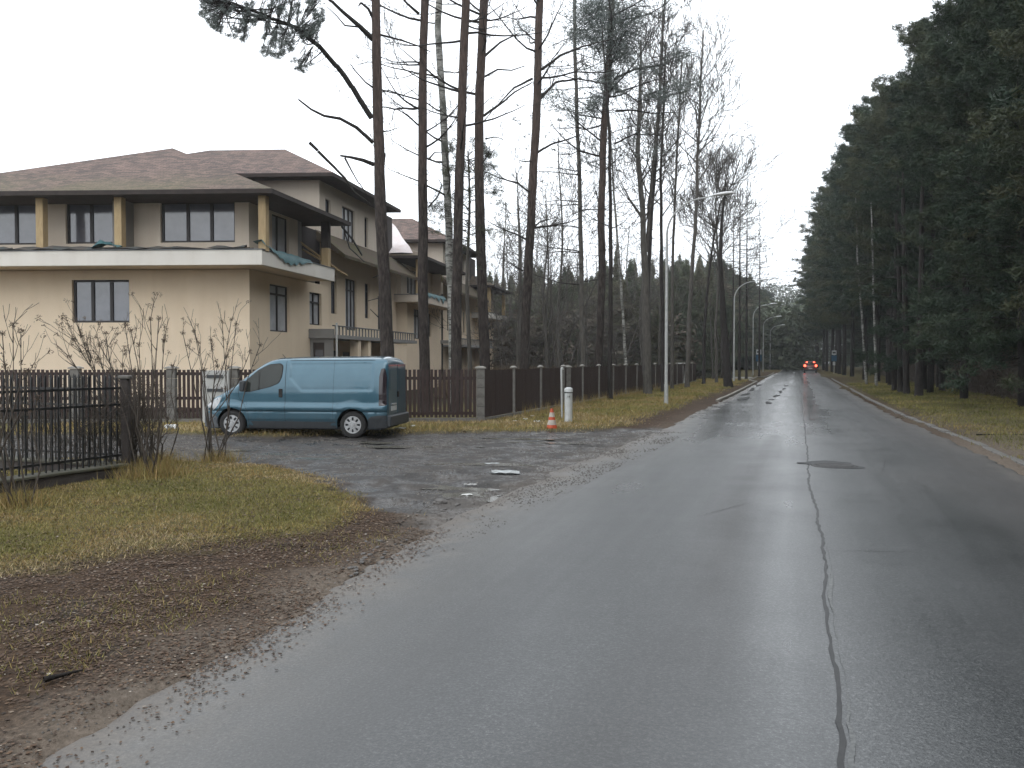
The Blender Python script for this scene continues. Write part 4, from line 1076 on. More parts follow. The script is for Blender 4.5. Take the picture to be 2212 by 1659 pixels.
# ------------------------------------------------------------------ the blue van
def mat_paint(name, c, c2):
    m, t, p = nt(name)
    v = coords(t)
    sx = N(t, "ShaderNodeSeparateXYZ"); L(t, v, sx.inputs[0])
    col = ramp(t, noise(t, v, 2.2, 4, .6), [(0.3, c), (0.75, c2)])
    mr = N(t, "ShaderNodeMapRange"); mr.inputs[1].default_value = 0.75; mr.inputs[2].default_value = 0.25; L(t, sx.outputs[2], mr.inputs[0])
    dirt = mathn(t, 'MULTIPLY', mathn(t, 'MULTIPLY', mr.outputs[0], ramp(t, noise(t, v, 7, 5, .7), [(0.35, (0,0,0)), (0.65, (1,1,1))])), 0.55)
    L(t, mixc(t, dirt, col, (0.07,0.068,0.062)), p.inputs['Base Color'])
    p.inputs['Metallic'].default_value = 0.4
    L(t, mathn(t, 'ADD', mathn(t, 'MULTIPLY', dirt, .5), .34), p.inputs['Roughness'])
    p.inputs['Coat Weight'].default_value = 1.0; p.inputs['Coat Roughness'].default_value = 0.07
    bump(t, p, noise(t, v, 1.4, 2), 0.05, 0.05)
    return m
M['van_blue'] = mat_paint('van_blue_paint', (0.035,0.108,0.154), (0.045,0.127,0.177))
M['seam'] = pm('panel_gap', (0.012,0.022,0.028), rough=0.8)
van_r = math.radians(-8)
vO = Vector((-7.63, 22.76, 0))
van = thing('parked_van', vO, 'blue panel van parked on the side street in front of the brown picket fence', 'van', rz=van_r)
LEN = 4.78
HWz = [.18,.26,.32,.42,.445,.47,.62,.636,.650,.665,.70,.75,.79,.815,.85,.95,1.10,1.25,1.4,1.55,1.7,1.8,1.86,1.90,1.935,1.955]
HWy = [.86,.895,.905,.918,.934,.938,.946,.938,.938,.962,.974,.974,.964,.942,.922,.922,.921,.912,.893,.868,.835,.805,.775,.74,.68,.60]
Zt_x = [0,.06,.12,.22,.34,.46,.66,.86,1.0,1.2,1.4,1.6,1.75,1.9,2.1,2.5,4.3,4.62,4.72,4.76,4.78]
Zt_z = [.62,.76,.84,.92,.985,1.03,1.14,1.25,1.36,1.52,1.67,1.80,1.868,1.905,1.925,1.94,1.955,1.94,1.90,1.84,1.78]
Tp_x = [0,.05,.1,.2,.35,.55,.9,1.4,4.2,4.55,4.68,4.74,4.78]
Tp_y = [.66,.74,.80,.87,.925,.96,.985,1,1,.992,.97,.945,.91]
def vzt(x): return float(np.interp(x, Zt_x, Zt_z))
PAN = [(2.31,1.84),(4.44,1.86),(4.44,1.14),(2.62,1.125),(2.31,1.45)]
def insetd(x, z):
    d = sdist(np.array([x]), np.array([z]), PAN)[0]
    return float(sstep(-.045, -.005, np.array([d]))[0]) if d < 0 else 1.0
def vhw(x, z, s=0):
    y = float(np.interp(z, HWz, HWy)) * float(np.interp(x, Tp_x, Tp_y))
    zt = vzt(x)
    if x < 2.0:
        k = max(0, min(1, (z - (zt - .13)) / .13)); y -= .10 * k * k * (1 - max(0, (x-1.6)/.4) if x > 1.6 else 1)
        # windscreen pillars lean inwards
    if x > .45 and x < 2.2 and z > .9:
        pass
    if 2.3 < x < 4.46 and 1.1 < z < 1.9: y -= .020 * (1 - insetd(x, z))
    # flares over the wheels
    for xc in (.83, 3.93):
        r = math.hypot(x - xc, z - .33)
        if r < .62 and z > .30: y += .016 * max(0, 1 - abs(r - .47)/.13)
    return y
ARCH = .395
def vzb(x):
    z = .235 if 1.2 < x < 3.5 else .24
    if x < .35: z = .20 + .0
    if x > 4.5: z = .30
    for xc in (.83, 3.93):
        if abs(x - xc) < ARCH: z = max(z, .33 + math.sqrt(ARCH**2 - (x-xc)**2))
    return z
xs = sorted(set([round(i*.03, 3) for i in range(0, 160)] + [LEN, 4.765, .015] + [xc + ARCH*math.cos(a) for xc in (.83, 3.93) for a in np.linspace(.12, math.pi-.12, 26)] + [xc+s*(ARCH-.0005) for xc in (.83,3.93) for s in (-1,1)] + [xc+s*(ARCH+.001) for xc in (.83,3.93) for s in (-1,1)]))
NR, NT = 64, 14
def van_side():
    mb = MB(); vs = []
    for x in xs:
        zb, zt = vzb(x), vzt(x)
        row = []
        for s in (-1, 1):
            half = []
            for j in range(NR+1):
                z = zb + (zt - zb) * j/NR; half.append((x, s*vhw(x, z), z))
            row.append(half)
        ye = vhw(x, zt); crown = .05 if x > 1.9 else .03 + .03*min(1, x)
        top = [(x, -ye + 2*ye*k/NT, zt + crown*(1 - (2*k/NT - 1)**2)) for k in range(1, NT)]
        vs += row[0] + top + row[1][::-1]
    W = 2*(NR+1) + NT - 1
    fs = [(i*W+k, (i+1)*W+k, (i+1)*W+k+1, i*W+k+1) for i in range(len(xs)-1) for k in range(W-1)]
    fs.append(tuple(range(W))); fs.append(tuple((len(xs)-1)*W + k for k in range(W-1, -1, -1)))
    mb.add(vs, fs); return mb
van_side().build('body', M['van_blue'], van, smooth=True, auto=38)
# underside and wheel wells
mb = MB(); mb.box(.3, 4.6, -.80, .80, .20, .26); mb.build('underbody', M['rubber'], van)
for xc in (.83, 3.93):
    mb = MB(); vs = []; n = 20
    for yy in (-.905, .905):
        for k in range(n+1): a = math.pi*k/n; vs.append((xc + (ARCH+.012)*math.cos(a), yy*(0.99), .33 + (ARCH+.012)*math.sin(a)))
    mb.add(vs, [(k, k+1, n+1+k+1, n+1+k) for k in range(n)]); mb.box(xc-.40, xc+.40, -.5, .5, .26, .70); mb.build('wheel_well', M['rubber'], van)
def patch(poly, off, mat, name, sides=(-1,), parent=None, step=.06, fn=None):
    pts = [Vector(p) for p in poly]
    # densify the outline
    ou = []
    for i, p in enumerate(pts):
        q = pts[(i+1) % len(pts)]; m = max(1, int((q-p).length/step))
        ou += [p + (q-p)*k/m for k in range(m)]
    x0, x1 = min(p.x for p in ou), max(p.x for p in ou); z0, z1 = min(p.y for p in ou), max(p.y for p in ou)
    inner = []
    for a in np.arange(x0+step/2, x1, step):
        for b in np.arange(z0+step/2, z1, step):
            if sdist(np.array([a]), np.array([b]), [(p.x, p.y) for p in ou])[0] < -step*.4: inner.append(Vector((a, b)))
    n = len(ou)
    r_ = delaunay_2d_cdt(ou + inner, [(i, (i+1) % n) for i in range(n)], [], 1, 1e-5)
    out = []
    for s in sides:
        mb = MB()
        mb.add([fn(v.x, v.y, s) if fn else (v.x, s*(vhw(v.x, v.y) + off), v.y) for v in r_[0]], [tuple(f) for f in r_[2]])
        o = mb.build(name, mat, parent or van, smooth=True)
        out.append(o)
    return out
def rounded(poly, r=.05, n=4):
    P = [Vector(p) for p in poly]; out = []
    for i, p in enumerate(P):
        a = (P[i-1]-p); b = (P[(i+1) % len(P)]-p); rr = min(r, a.length*.45, b.length*.45)
        s, e = p + a.normalized()*rr, p + b.normalized()*rr
        for k in range(n+1):
            t = k/n; out.append(tuple(s*(1-t)**2 + p*2*t*(1-t) + e*t*t))
    return out
def ribbon(pts, w, mat, name, off=.003, sides=(-1,), parent=None):
    P = [Vector(p) for p in pts]; dn = [P[0]]
    for p, q in zip(P, P[1:]):
        m = max(1, int((q-p).length/.04)); dn += [p + (q-p)*k/m for k in range(1, m+1)]
    for s in sides:
        mb = MB(); vs = []
        for i, p in enumerate(dn):
            d = (dn[min(i+1, len(dn)-1)] - dn[max(i-1, 0)]).normalized(); nn_ = Vector((-d.y, d.x))*w/2
            for q in (p + nn_, p - nn_): vs.append((q.x, s*(vhw(q.x, q.y)+off), q.y))
        mb.add(vs, [(2*i, 2*i+1, 2*i+3, 2*i+2) for i in range(len(dn)-1)]); mb.build(name, mat, parent or van)
both = (-1, 1)
WIN = [(1.13,1.115),(1.16,1.36),(1.50,1.665),(1.78,1.80),(2.06,1.825),(2.145,1.77),(2.135,1.52),(2.06,1.335),(1.83,1.24),(1.32,1.118)]
patch(rounded(WIN, .06), .003, M['rubber'], 'window_seal', both)
sc_ = Vector((1.66, 1.46))
gl = patch(rounded([tuple(sc_ + (Vector(p)-sc_)*.945) for p in WIN], .05), .007, M['van_glass'], 'side_window', both)
ribbon([(1.545,1.165),(1.545,1.665)], .022, M['rubber'], 'window_divider', .010, both)
DOOR = [(2.215,1.92),(2.22,1.5),(2.22,.30)]
ribbon(DOOR, .011, M['seam'], 'door_seam', .002, both)
ribbon([(1.285,.32),(1.27,.60),(1.18,.80),(1.02,.98),(1.0,1.2)], .009, M['seam'], 'door_seam', .002, both)
ribbon([(1.22,.645),(3.50,.650)], .020, M['seam'], 'rub_groove', .002, both)
ribbon([(3.44,1.92),(3.44,.26)], .006, M['seam'], 'body_seam', .002, both)
ribbon([(2.30,1.888),(4.45,1.900)], .012, M['seam'], 'roof_gutter', .003, both)
patch(rounded([(1.27,.235),(3.50,.235),(3.50,.40),(1.24,.40)], .02), .004, M['plastic_dark'], 'sill_trim', both, step=.1)
for s in both:
    mb = MB(); x, z = 2.105, 1.10; y = s*(vhw(x, z)+.012)
    mb.box(2.06, 2.15, y-.018, y+.018, .99, 1.20); h_ = mb.build('door_handle', M['rubber'], van, bevel=.012)
    mb = MB(); mb.box(1.10, 1.24, s*.925 if s > 0 else -1.10, 1.10 if s > 0 else -.925, 1.13, 1.40); mb.build('door_mirror', M['plastic_dark'], van, bevel=.03, smooth=True, auto=40)
# bumpers
patch(rounded([(.0,.22),(.0,.58),(.12,.60),(.30,.56),(.44,.50),(.435,.22)], .03), .006, M['plastic_grey'], 'front_bumper', both)
patch(rounded([(4.32,.25),(4.32,.46),(4.40,.54),(4.60,.56),(4.775,.56),(4.775,.25)], .02), .008, M['plastic_dark'], 'rear_bumper', both)
patch(rounded([(.10,.63),(.14,.80),(.40,.965),(.56,.98),(.44,.74),(.34,.66)], .04), .005, M['hub_silver'], 'headlight', both)
patch(rounded([(4.585,.80),(4.585,1.50),(4.63,1.70),(4.72,1.70),(4.765,1.5),(4.77,.80)], .03), .006, M['tail_lamp'], 'rear_lamp', both)
# front end: bumper, grille; windscreen; rear doors
mb = MB(); mb.box(-.035, .02, -.63, .63, .22, .56); mb.build('bumper_front', M['plastic_grey'], van, bevel=.02)
mb = MB()
for k in range(4): mb.box(.03+.02*k, .07+.02*k, -.45, .45, .62+.045*k, .645+.045*k)
mb.build('grille', M['black_metal'], van)
def topfn(x, y, s):
    ye = vhw(x, vzt(x)); crown = .05 if x > 1.9 else .03 + .03*min(1, x)
    return (x, y, vzt(x) + crown*(1-(y/ye)**2) + .006)
patch(rounded([(.93,-.70),(.93,.70),(1.66,.62),(1.66,-.62)], .05), 0, M['van_glass'], 'windscreen', (1,), fn=lambda x, y, s: topfn(x, y, s))
xr = LEN + .002
rear = MB(); 
for s in (-1, 1):
    y0, y1 = (.012, .80) if s > 0 else (-.80, -.012)
    mb = MB(); mb.box(xr, xr+.014, y0, y1, .58, 1.80); mb.build('rear_door', M['van_blue'], van, bevel=.010)
    mb = MB(); yy = (y0+.12, y1-.12); mb.box(xr+.016, xr+.024, yy[0], yy[1], 1.16, 1.68); mb.build('rear_window', M['van_glass'] if False else M['van_blue'], van, bevel=.006)
mb = MB(); mb.box(xr+.016, xr+.05, -.04, .04, .98, 1.12); mb.build('rear_handle', M['rubber'], van, bevel=.008)
mb = MB(); mb.box(xr-.02, xr+.09, -.86, .86, .28, .56); mb.build('bumper_rear', M['plastic_dark'], van, bevel=.03)
mb = MB(); mb.box(xr+.016, xr+.024, -.60, -.10, .66, .78); mb.build('number_plate', M['white_paint'], van, bevel=.003)
mb = MB(); mb.box(xr+.016, xr+.05, -.55, -.20, .80, .84); mb.build('plate_lamp', M['hub_silver'], van, bevel=.004)
mb = MB(); mb.tube([(1.85,0,1.96),(1.78,0,2.05)], [.012,.006], 6); mb.build('aerial', M['rubber'], van)
# wheels
def wheel(x, s):
    w = bpy.data.objects.new('wheel', None); link(w, van); KIDS.setdefault(van.name, []).append(w)
    w.location = (x, s*.82, .33); w.rotation_euler = (0, .3*x, 0 if s < 0 else math.pi)
    mb = MB(); mb.lathe([(.205,-.095),(.235,-.105),(.295,-.10),(.322,-.082),(.332,-.05),(.332,.05),(.322,.082),(.295,.10),(.205,.095)], 40, 'y'); mb.build('tyre', M['rubber'], w, smooth=True, auto=50)
    mb = MB(); mb.lathe([(.206,-.088),(.19,-.072),(.001,-.070)], 32, 'y'); mb.build('rim', M['plastic_dark'], w, smooth=True)
    mb = MB(); mb.lathe([(.212,-.098),(.205,-.104),(.185,-.100),(.182,-.090)], 48, 'y')
    mb.lathe([(.105,-.094),(.10,-.104),(.070,-.108),(.062,-.100),(.055,-.100),(.048,-.112),(.001,-.114)], 32, 'y')
    for k in range(8):
        a = 2*math.pi*k/8; ca, sa = math.cos(a), math.sin(a)
        def pt(r, t, y): return (r*ca - t*sa, y, r*sa + t*ca)
        vs = [pt(.095,-.026,-.101), pt(.095,.026,-.101), pt(.145,.030,-.104), pt(.190,.052,-.100), pt(.190,-.052,-.100), pt(.145,-.030,-.104)]
        vs += [(p[0], p[1]+.02, p[2]) for p in vs]
        mb.add(vs, [(0,1,2,5),(5,2,3,4),(0,6,7,1),(1,7,8,2),(2,8,9,3),(3,9,10,4),(4,10,11,5),(5,11,6,0)])
    mb.build('hubcap', M['hub_silver'], w)
for x in (.83, 3.93):
    for s in (-1, 1): wheel(x, s)

# ------------------------------------------------------------------ car far down the road
cpos = R(1.62, 133.5, .03)
car = thing('driving_car', cpos, 'red-lit car with glowing tail lamps driving away down the wet road', 'car', rz=-TH)
M['car_paint'] = pm('car_paint', (0.16,0.055,0.045), rough=.3, coat=.8, metal=.2)
secs = [(0,.80,.35,.95),(.05,.86,.30,1.05),(.15,.90,.28,1.12),(.6,.90,.28,1.15),(3.3,.90,.28,1.08),(4.0,.86,.28,.95),(4.4,.72,.34,.78)]
mb = MB(); vs = []; n = 10
for y, w, zb, zt in secs:
    vs += [(-w*.92,y,zb),(-w,y,zb+.25),(-w,y,zt-.1),(-w*.92,y,zt),(w*.92,y,zt),(w,y,zt-.1),(w,y,zb+.25),(w*.92,y,zb)]
mb.add(vs, [(i*8+k, i*8+(k+1) % 8, (i+1)*8+(k+1) % 8, (i+1)*8+k) for i in range(len(secs)-1) for k in range(8)] + [tuple(range(7,-1,-1)), tuple(48+k for k in range(8))])
mb.build('body', M['car_paint'], car, bevel=.02, smooth=True, auto=40)
mb = MB(); mb.add([(-.86,.12,1.08),(.86,.12,1.08),(.86,3.0,1.08),(-.86,3.0,1.08),(-.66,.42,1.66),(.66,.42,1.66),(.66,2.2,1.70),(-.66,2.2,1.70)], [(0,1,5,4),(1,2,6,5),(2,3,7,6),(3,0,4,7),(4,5,6,7)]); mb.build('cabin', M['car_paint'], car, bevel=.04)
mb = MB(); mb.add([(-.70,.13,1.15),(.70,.13,1.15),(.58,.36,1.58),(-.58,.36,1.58)], [(0,1,2,3)]); mb.build('rear_window', M['van_glass'], car)
for s in (-1, 1):
    mb = MB(); mb.box(s*.76-.13, s*.76+.13, -.03, .06, .92, 1.24); mb.build('tail_light', M['lit_red'], car, bevel=.02)
    mb = MB(); mb.box(s*.50-.12, s*.50+.12, .30, .38, 1.50, 1.64); mb.build('high_light', M['lit_red'], car, bevel=.02)
    for y in (.8, 3.5):
        mb = MB(); mb.lathe([(.001,-.1),(.31,-.1),(.33,-.07),(.33,.07),(.31,.1),(.001,.1)], 20, 'x', (s*.78, y, .33)); mb.build('wheel', M['rubber'], car)
mb = MB(); mb.box(-.26,.26,-.012,-.002,.62,.74); mb.build('number_plate', M['white_paint'], car)
mb = MB(); mb.box(-.88,.88,-.06,.10,.30,.52); mb.build('bumper', M['plastic_dark'], car, bevel=.02)
# ------------------------------------------------------------------ vegetation tools
def segs_mesh(name, S, mats, n=3):
    """S: list of (p0, p1, r0, r1) -> separate tapered prisms, vectorised"""
    if not S: return None
    P0 = np.array([s[0] for s in S], dtype=np.float64); P1 = np.array([s[1] for s in S]); R0 = np.array([s[2] for s in S]); R1 = np.array([s[3] for s in S])
    D = P1 - P0; Ln = np.linalg.norm(D, axis=1, keepdims=True); D = D/np.maximum(Ln, 1e-6)
    ref = np.where(np.abs(D[:, 2:3]) > .9, np.array([[1.,0,0]]), np.array([[0,0,1.]]))
    Xv = np.cross(D, ref); Xv /= np.linalg.norm(Xv, axis=1, keepdims=True); Yv = np.cross(D, Xv)
    m = len(S); V = np.empty((m, 2*n, 3))
    for k in range(n):
        a = 2*math.pi*k/n; o = Xv*math.cos(a) + Yv*math.sin(a)
        V[:, k] = P0 + o*R0[:, None]; V[:, n+k] = P1 + o*R1[:, None] + D*0.004
    base = np.array([(k, (k+1) % n, n+(k+1) % n, n+k) for k in range(n)])
    Ff = (np.arange(m)[:, None, None]*2*n + base[None]).reshape(-1, 4)
    return mesh_np(name, V.reshape(-1, 3), Ff, mats, smooth=True)
def tufts_mesh(name, P, K, ln, wd, mat, seed=0, up=0.35, sq=0.6, spread=0.0):
    """needle tufts: K thin triangles fanned from each point"""
    r_ = np.random.default_rng(seed); P = np.repeat(np.asarray(P, dtype=np.float64), K, axis=0); n = len(P)
    if spread: P = P + r_.normal(0, spread, P.shape)
    D = r_.normal(0, 1, (n, 3)); D[:, 2] = D[:, 2]*sq + up; D /= np.linalg.norm(D, axis=1, keepdims=True)
    W = np.cross(D, r_.normal(0, 1, (n, 3))); W /= np.linalg.norm(W, axis=1, keepdims=True)
    l = ln * r_.uniform(.6, 1.2, (n, 1)); V = np.empty((n, 3, 3))
    V[:,0] = P - W*wd; V[:,1] = P + W*wd; V[:,2] = P + D*l
    return mesh_np(name, V.reshape(-1, 3), np.arange(n*3).reshape(n, 3), mat)
def rdir(r_, d, ang):
    """direction bent from d by about ang radians"""
    v = Vector((r_.gauss(0,1), r_.gauss(0,1), r_.gauss(0,1))); v = (v - d*v.dot(d)).normalized()
    return (d*math.cos(ang) + v*math.sin(ang)).normalized()
def grow(S, T, r_, p, d, ln, rad, depth, bend=.18, up=.10, kids=(2,4), ang=(.5,.9), shrink=(.45,.7), nst=4, tipr=.004):
    st = ln/nst; r = rad
    for i in range(nst):
        d = (rdir(r_, d, abs(r_.gauss(0, bend))) + Vector((0,0,up))).normalized()
        q = p + d*st; r1 = max(tipr, rad*(1 - (i+1)/nst*.75)); S.append((tuple(p), tuple(q), r, r1)); p = q; r = r1
        if depth > 0 and (i > 0 or depth < 2):
            for _ in range(r_.randint(*kids) if i == nst-1 else r_.randint(0, max(1, kids[1]-2))):
                grow(S, T, r_, p, rdir(r_, d, r_.uniform(*ang)), ln*r_.uniform(*shrink), max(tipr, r*.62), depth-1, bend, up, kids, ang, shrink, max(2, nst-1), tipr)
    if depth == 0: T.append(tuple(p))
def path_at(pts, rad, z):
    for i in range(len(pts)-1):
        if pts[i].z <= z <= pts[i+1].z:
            t = (z - pts[i].z)/(pts[i+1].z - pts[i].z + 1e-9)
            return pts[i].lerp(pts[i+1], t), rad[i]*(1-t) + rad[i+1]*t
    return pts[-1], rad[-1]
def trunk_path(px, yd, extra=0, step=1.1, seed=0):
    """px: list of (x,y) sight lines on the trunk from base to top"""
    r_ = random.Random(seed)
    ks = [A(x, y, yd) for x, y in px]
    base = Vector((ks[0].x, ks[0].y, 0)); ks = [base] + [k for k in ks if k.z > .5]
    if extra: d = (ks[-1] - ks[-3 if len(ks) > 2 else 0]).normalized(); ks.append(ks[-1] + d*extra)
    out = [ks[0]]
    for a, b in zip(ks, ks[1:]):
        m = max(1, int((b-a).length/step))
        for k in range(1, m+1):
            out.append(a.lerp(b, k/m) + Vector((r_.uniform(-.025,.025), r_.uniform(-.025,.025), 0)))
    return out
def bark_tube(name, pts, rad, mat, parent, seed=0, n=14, jit=.07):
    r_ = random.Random(seed); loc = parent.location
    P = [p - loc for p in pts]
    # finer rings with an uneven surface
    PP = []; RR = []
    for i in range(len(P)-1):
        for k in range(3): t = k/3; PP.append(P[i].lerp(P[i+1], t)); RR.append(rad[i]*(1-t)+rad[i+1]*t)
    PP.append(P[-1]); RR.append(rad[-1])
    if RR[0] > .1:
        PP = [PP[0] + Vector((0,0,-.15)), PP[0] + Vector((0,0,.12))] + PP[1:]; RR = [RR[0]*1.35, RR[0]*1.12] + RR[1:]
    mb = MB(); mb.tube(PP, RR, n, True, jit, r_)
    return mb.build(name, mat, parent, smooth=True)

def pine_limbs(S, T, r_, pts, rad, z0, z1, dens, L0, L1, dead=.7, up=.05, side=None, tw=2):
    z = z0
    while z < z1:
        p, r = path_at(pts, rad, z); a = r_.uniform(0, 2*math.pi) if side is None or r_.random() > .5 else side + r_.uniform(-.6, .6)
        t = (z - z0)/(z1 - z0 + 1e-6); ln = (L0*(1-t) + L1*t)*r_.uniform(.45, 1.15)
        isd = r_.random() < dead
        d = Vector((math.cos(a), math.sin(a), r_.uniform(-.05,.25) if isd else r_.uniform(.1, .5))).normalized()
        grow(S, [] if isd else T, r_, p, d, ln, min(r*.32, .014 + ln*.013), tw if ln > 1.2 else 1, .15, up, (1,3), (.4,.9), (.35,.6), 6, .0065)
        z += r_.expovariate(dens)
def make_pine(px, yd, rb, rt, label, seed, extra=6, limbs=None, mat='bark', needles=True, name='pine_tree', cat='pine tree', guided=(), tuft=(18,.11,.010), tufts_extra=()):
    pts = trunk_path(px, yd, extra, seed=seed); n = len(pts)
    top = pts[-1].z; rad = [rb + (rt-rb)*min(1, p.z/max(1., (top-extra)))**.8 if p.z < top-extra else rt*(1 - .6*(p.z-(top-extra))/max(extra,.1)) for p in pts]
    t = thing(name, pts[0].copy(), label, cat)
    bark_tube('trunk', pts, rad, M[mat], t, seed)
    r_ = random.Random(seed); S = []; T = []
    lp = [p - t.location for p in pts]
    for (z0, z1, dens, L0, L1, dead, up) in (limbs or []):
        pine_limbs(S, T, r_, lp, rad, z0, min(z1, lp[-1].z), dens, L0, L1, dead, up)
    S_all = S
    for g, r0 in guided:
        q = [Vector(v) - t.location for v in g]; S = S_all if r0 < .028 else []
        for i in range(len(q)-1):
            m = max(1, int((q[i+1]-q[i]).length/.35))
            for k in range(m):
                a = q[i].lerp(q[i+1], k/m); b = q[i].lerp(q[i+1], (k+1)/m)
                f0 = (i + k/m)/(len(q)-1); f1 = (i + (k+1)/m)/(len(q)-1)
                b = b + Vector((r_.uniform(-.02,.02), r_.uniform(-.02,.02), r_.uniform(-.02,.02))) if k < m-1 else b
                S.append((tuple(a), tuple(b), r0*1.12*(1-.6*f0), r0*1.12*(1-.6*f1)))
                if r_.random() < .22:
                    dd = rdir(r_, (b-a).normalized(), r_.uniform(.6, 1.2)); S.append((tuple(b), tuple(b+dd*r_.uniform(.05,.25)), .010, .004))
        if r0 >= .028: obj_me('limb', segs_mesh('limb', S, M['bark_dark'], 5), t)
    S = S_all
    if S: o = obj_me('limbs', segs_mesh('limbs', S, M['bark_dark'] if mat != 'birch' else M['twig_grey'], 4), t); o['kind'] = 'stuff'
    T = T + [tuple(Vector(p) - t.location) for p in tufts_extra]
    if needles and T:
        obj_me('needles', tufts_mesh('needles', T, tuft[0], tuft[1], tuft[2], M['needle_blue'], seed, spread=.03), t)
    return t, S, T

# --- the big pine beside the van, with its long limb to the left
Y1 = 29.0
def P1(x, y, dy=0): return A(x, y, Y1 + dy)
g1 = [([P1(803,255), P1(745,165,-.6), P1(690,100,-1.2), P1(640,60,-1.8), P1(560,28,-2.2), P1(470,-5,-2.5)], .085),
      ([P1(806,308), P1(770,275,-.3), P1(735,256,-.5), P1(700,250,-.7), P1(672,236,-.8), P1(645,215,-.9)], .060),
      ([P1(808,355), P1(785,346,-.2), P1(760,340,-.3), P1(735,336,-.4)], .070),
      ([P1(745,341,-.3), P1(760,370,-.3), P1(792,420,-.1)], .030),
      ([P1(668,308,-.9), P1(705,345,-.7), P1(745,385,-.5), P1(765,415,-.3), P1(800,440,-.1)], .050),
      ([P1(806,85), P1(775,55,-.3), P1(740,25,-.6), P1(690,-20,-1)], .085),
      ([P1(806,40), P1(795,18,-.2), P1(780,6,-.3), P1(775,12,-.35)], .050),
      ([P1(775,58,-.3), P1(745,55,-.5), P1(728,35,-.6), P1(706,14,-.8)], .028),
      ([P1(807,190), P1(800,185,-.1), P1(790,178,-.3), P1(765,150,-.4), P1(757,138,-.5)], .032),
      ([P1(822,193), P1(845,200,.2), P1(870,206,.4), P1(900,190,.6)], .022),
      ([P1(822,285), P1(840,283,.2), P1(862,275,.3)], .020), ([P1(828,360), P1(832,335), P1(832,330)], .03),
      ([P1(820,75), P1(870,88,.5), P1(905,100,.8), P1(930,112,1)], .035), ([P1(700,107,-1.1), P1(680,125,-1.3), P1(662,138,-1.4)], .02),
      ([P1(822,690), P1(800,668,-.2)], .02), ([P1(830,590), P1(805,600,-.2)], .02), ([P1(833,640), P1(795,650,-.3)], .02)]
r_ = random.Random(99); tf = []; S1 = []
spine = g1[0][0]
for i in range(1700):
    x = r_.uniform(425, 700); yl = -25 + 0; yu = np.interp(x, [425,470,520,560,600,640,660,690,700],[25,70,88,118,128,105,85,65,40])
    y = r_.uniform(-30, yu) if r_.random() < .8 else r_.triangular(-30, yu, yu)
    if vnoise(np.array([x]), np.array([y]), .045, 5, 2)[0] < .38: continue
    tf.append(P1(x, y, -2.0 + r_.gauss(0, .7)))
for i in range(46): tf.append(P1(r_.gauss(652, 11), r_.gauss(118, 8) + 20, -1.5 + r_.gauss(0,.3)))
for i in range(40): tf.append(P1(r_.gauss(668, 12), r_.gauss(72, 12), -1.4 + r_.gauss(0,.3)))
for p in tf:       # twiglets that carry the tufts back to the limb
    if r_.random() < .5:
        q = min((spine[i].lerp(spine[i+1], k/4) for i in range(len(spine)-1) for k in range(4)), key=lambda s: (s-p).length)
        d = (p - q); m = p - d.normalized()*min(.7, d.length) + Vector((0,0,-.12*r_.random()))
        g1.append(([m, m.lerp(p, .5) + Vector((r_.uniform(-.06,.06), 0, r_.uniform(-.06,.03))), p], .010))
for k in range(26):
    q = spine[2].lerp(spine[5], r_.random()) if k % 2 else spine[3].lerp(spine[5], r_.random()); e = tf[r_.randrange(len(tf))]
    g1.append(([q, q.lerp(e, .5) + Vector((0,0,-.15)), e], .022))
make_pine([(838,776),(834,690),(828,560),(821,400),(815,250),(813,120),(811,0),(810,-40)], Y1, .255, .135, 'thick red-brown pine trunk right behind the blue van, with a long bare limb reaching left', 3, 5,
          limbs=[(15,20,1.2,3,2,.4,.1)], guided=g1, tufts_extra=tf, tuft=(30,.080,.0075))
# --- the group of tall trunks behind the fence
def Pn(yd, lst): return [A(x, y, yd + d) for x, y, d in lst]
make_pine([(918,790),(914,600),(912,400),(914,200),(917,0),(918,-30)], 31.0, .20, .135, 'straight dark pine trunk between the thick pine behind the van and the birch', 4, 5,
          limbs=[(7.5,15,1.0,2.2,3.2,.95,.07)], guided=[(Pn(31,[(905,30,0),(880,8,-.3),(855,-20,-.5)]), .05), (Pn(31,[(903,270,0),(880,248,-.3),(855,235,-.5)]), .03), (Pn(31,[(904,215,0),(870,206,0),(840,195,.1),(822,200,.2)]), .03), (Pn(31,[(925,448,0),(945,425,.2),(955,400,.2),(948,388,.2)]), .03), (Pn(31,[(925,345,0),(938,330,.2),(955,330,.3)]), .03)])
make_pine([(978,795),(976,700),(972,560),(964,400),(958,250),(952,140),(946,60),(948,0),(950,-30)], 33.0, .165, .12, 'pale mossy birch trunk leaning slightly, between two pine trunks', 5, 5, mat='birch', needles=False, name='birch_tree', cat='birch tree',
          limbs=[(8,17,1.5,2.6,3.2,1,.10)])
make_pine([(985,790),(987,650),(990,500),(993,380),(998,230),(1003,100),(1006,0),(1007,-30)], 30.0, .20, .135, 'dark-based reddish pine trunk wrapped in needle sprays, right of the pale birch', 6, 5,
          limbs=[(9,15,1.2,2.0,3.0,.9,.08)])
t4, S4, T4 = make_pine([(1048,795),(1042,640),(1040,540),(1036,380),(1035,260),(1040,120),(1045,0),(1046,-30)], 31.5, .20, .15, 'grey-brown pine trunk rightmost of the five close trunks, behind the fence corner post', 7, 5,
          limbs=[(8.5,17,1.6,2.6,3.6,.95,.16)], guided=[(Pn(31.5,[(1045,250,0),(1080,225,.4),(1110,200,.8),(1150,178,1.2)]), .045), (Pn(31.5,[(1048,120,0),(1080,92,.4),(1120,72,.8)]), .045), (Pn(31.5,[(1048,165,0),(1075,150,.3),(1105,152,.5),(1135,142,.8)]), .035), (Pn(31.5,[(1048,300,0),(1068,296,.2),(1085,300,.3)]), .025)])
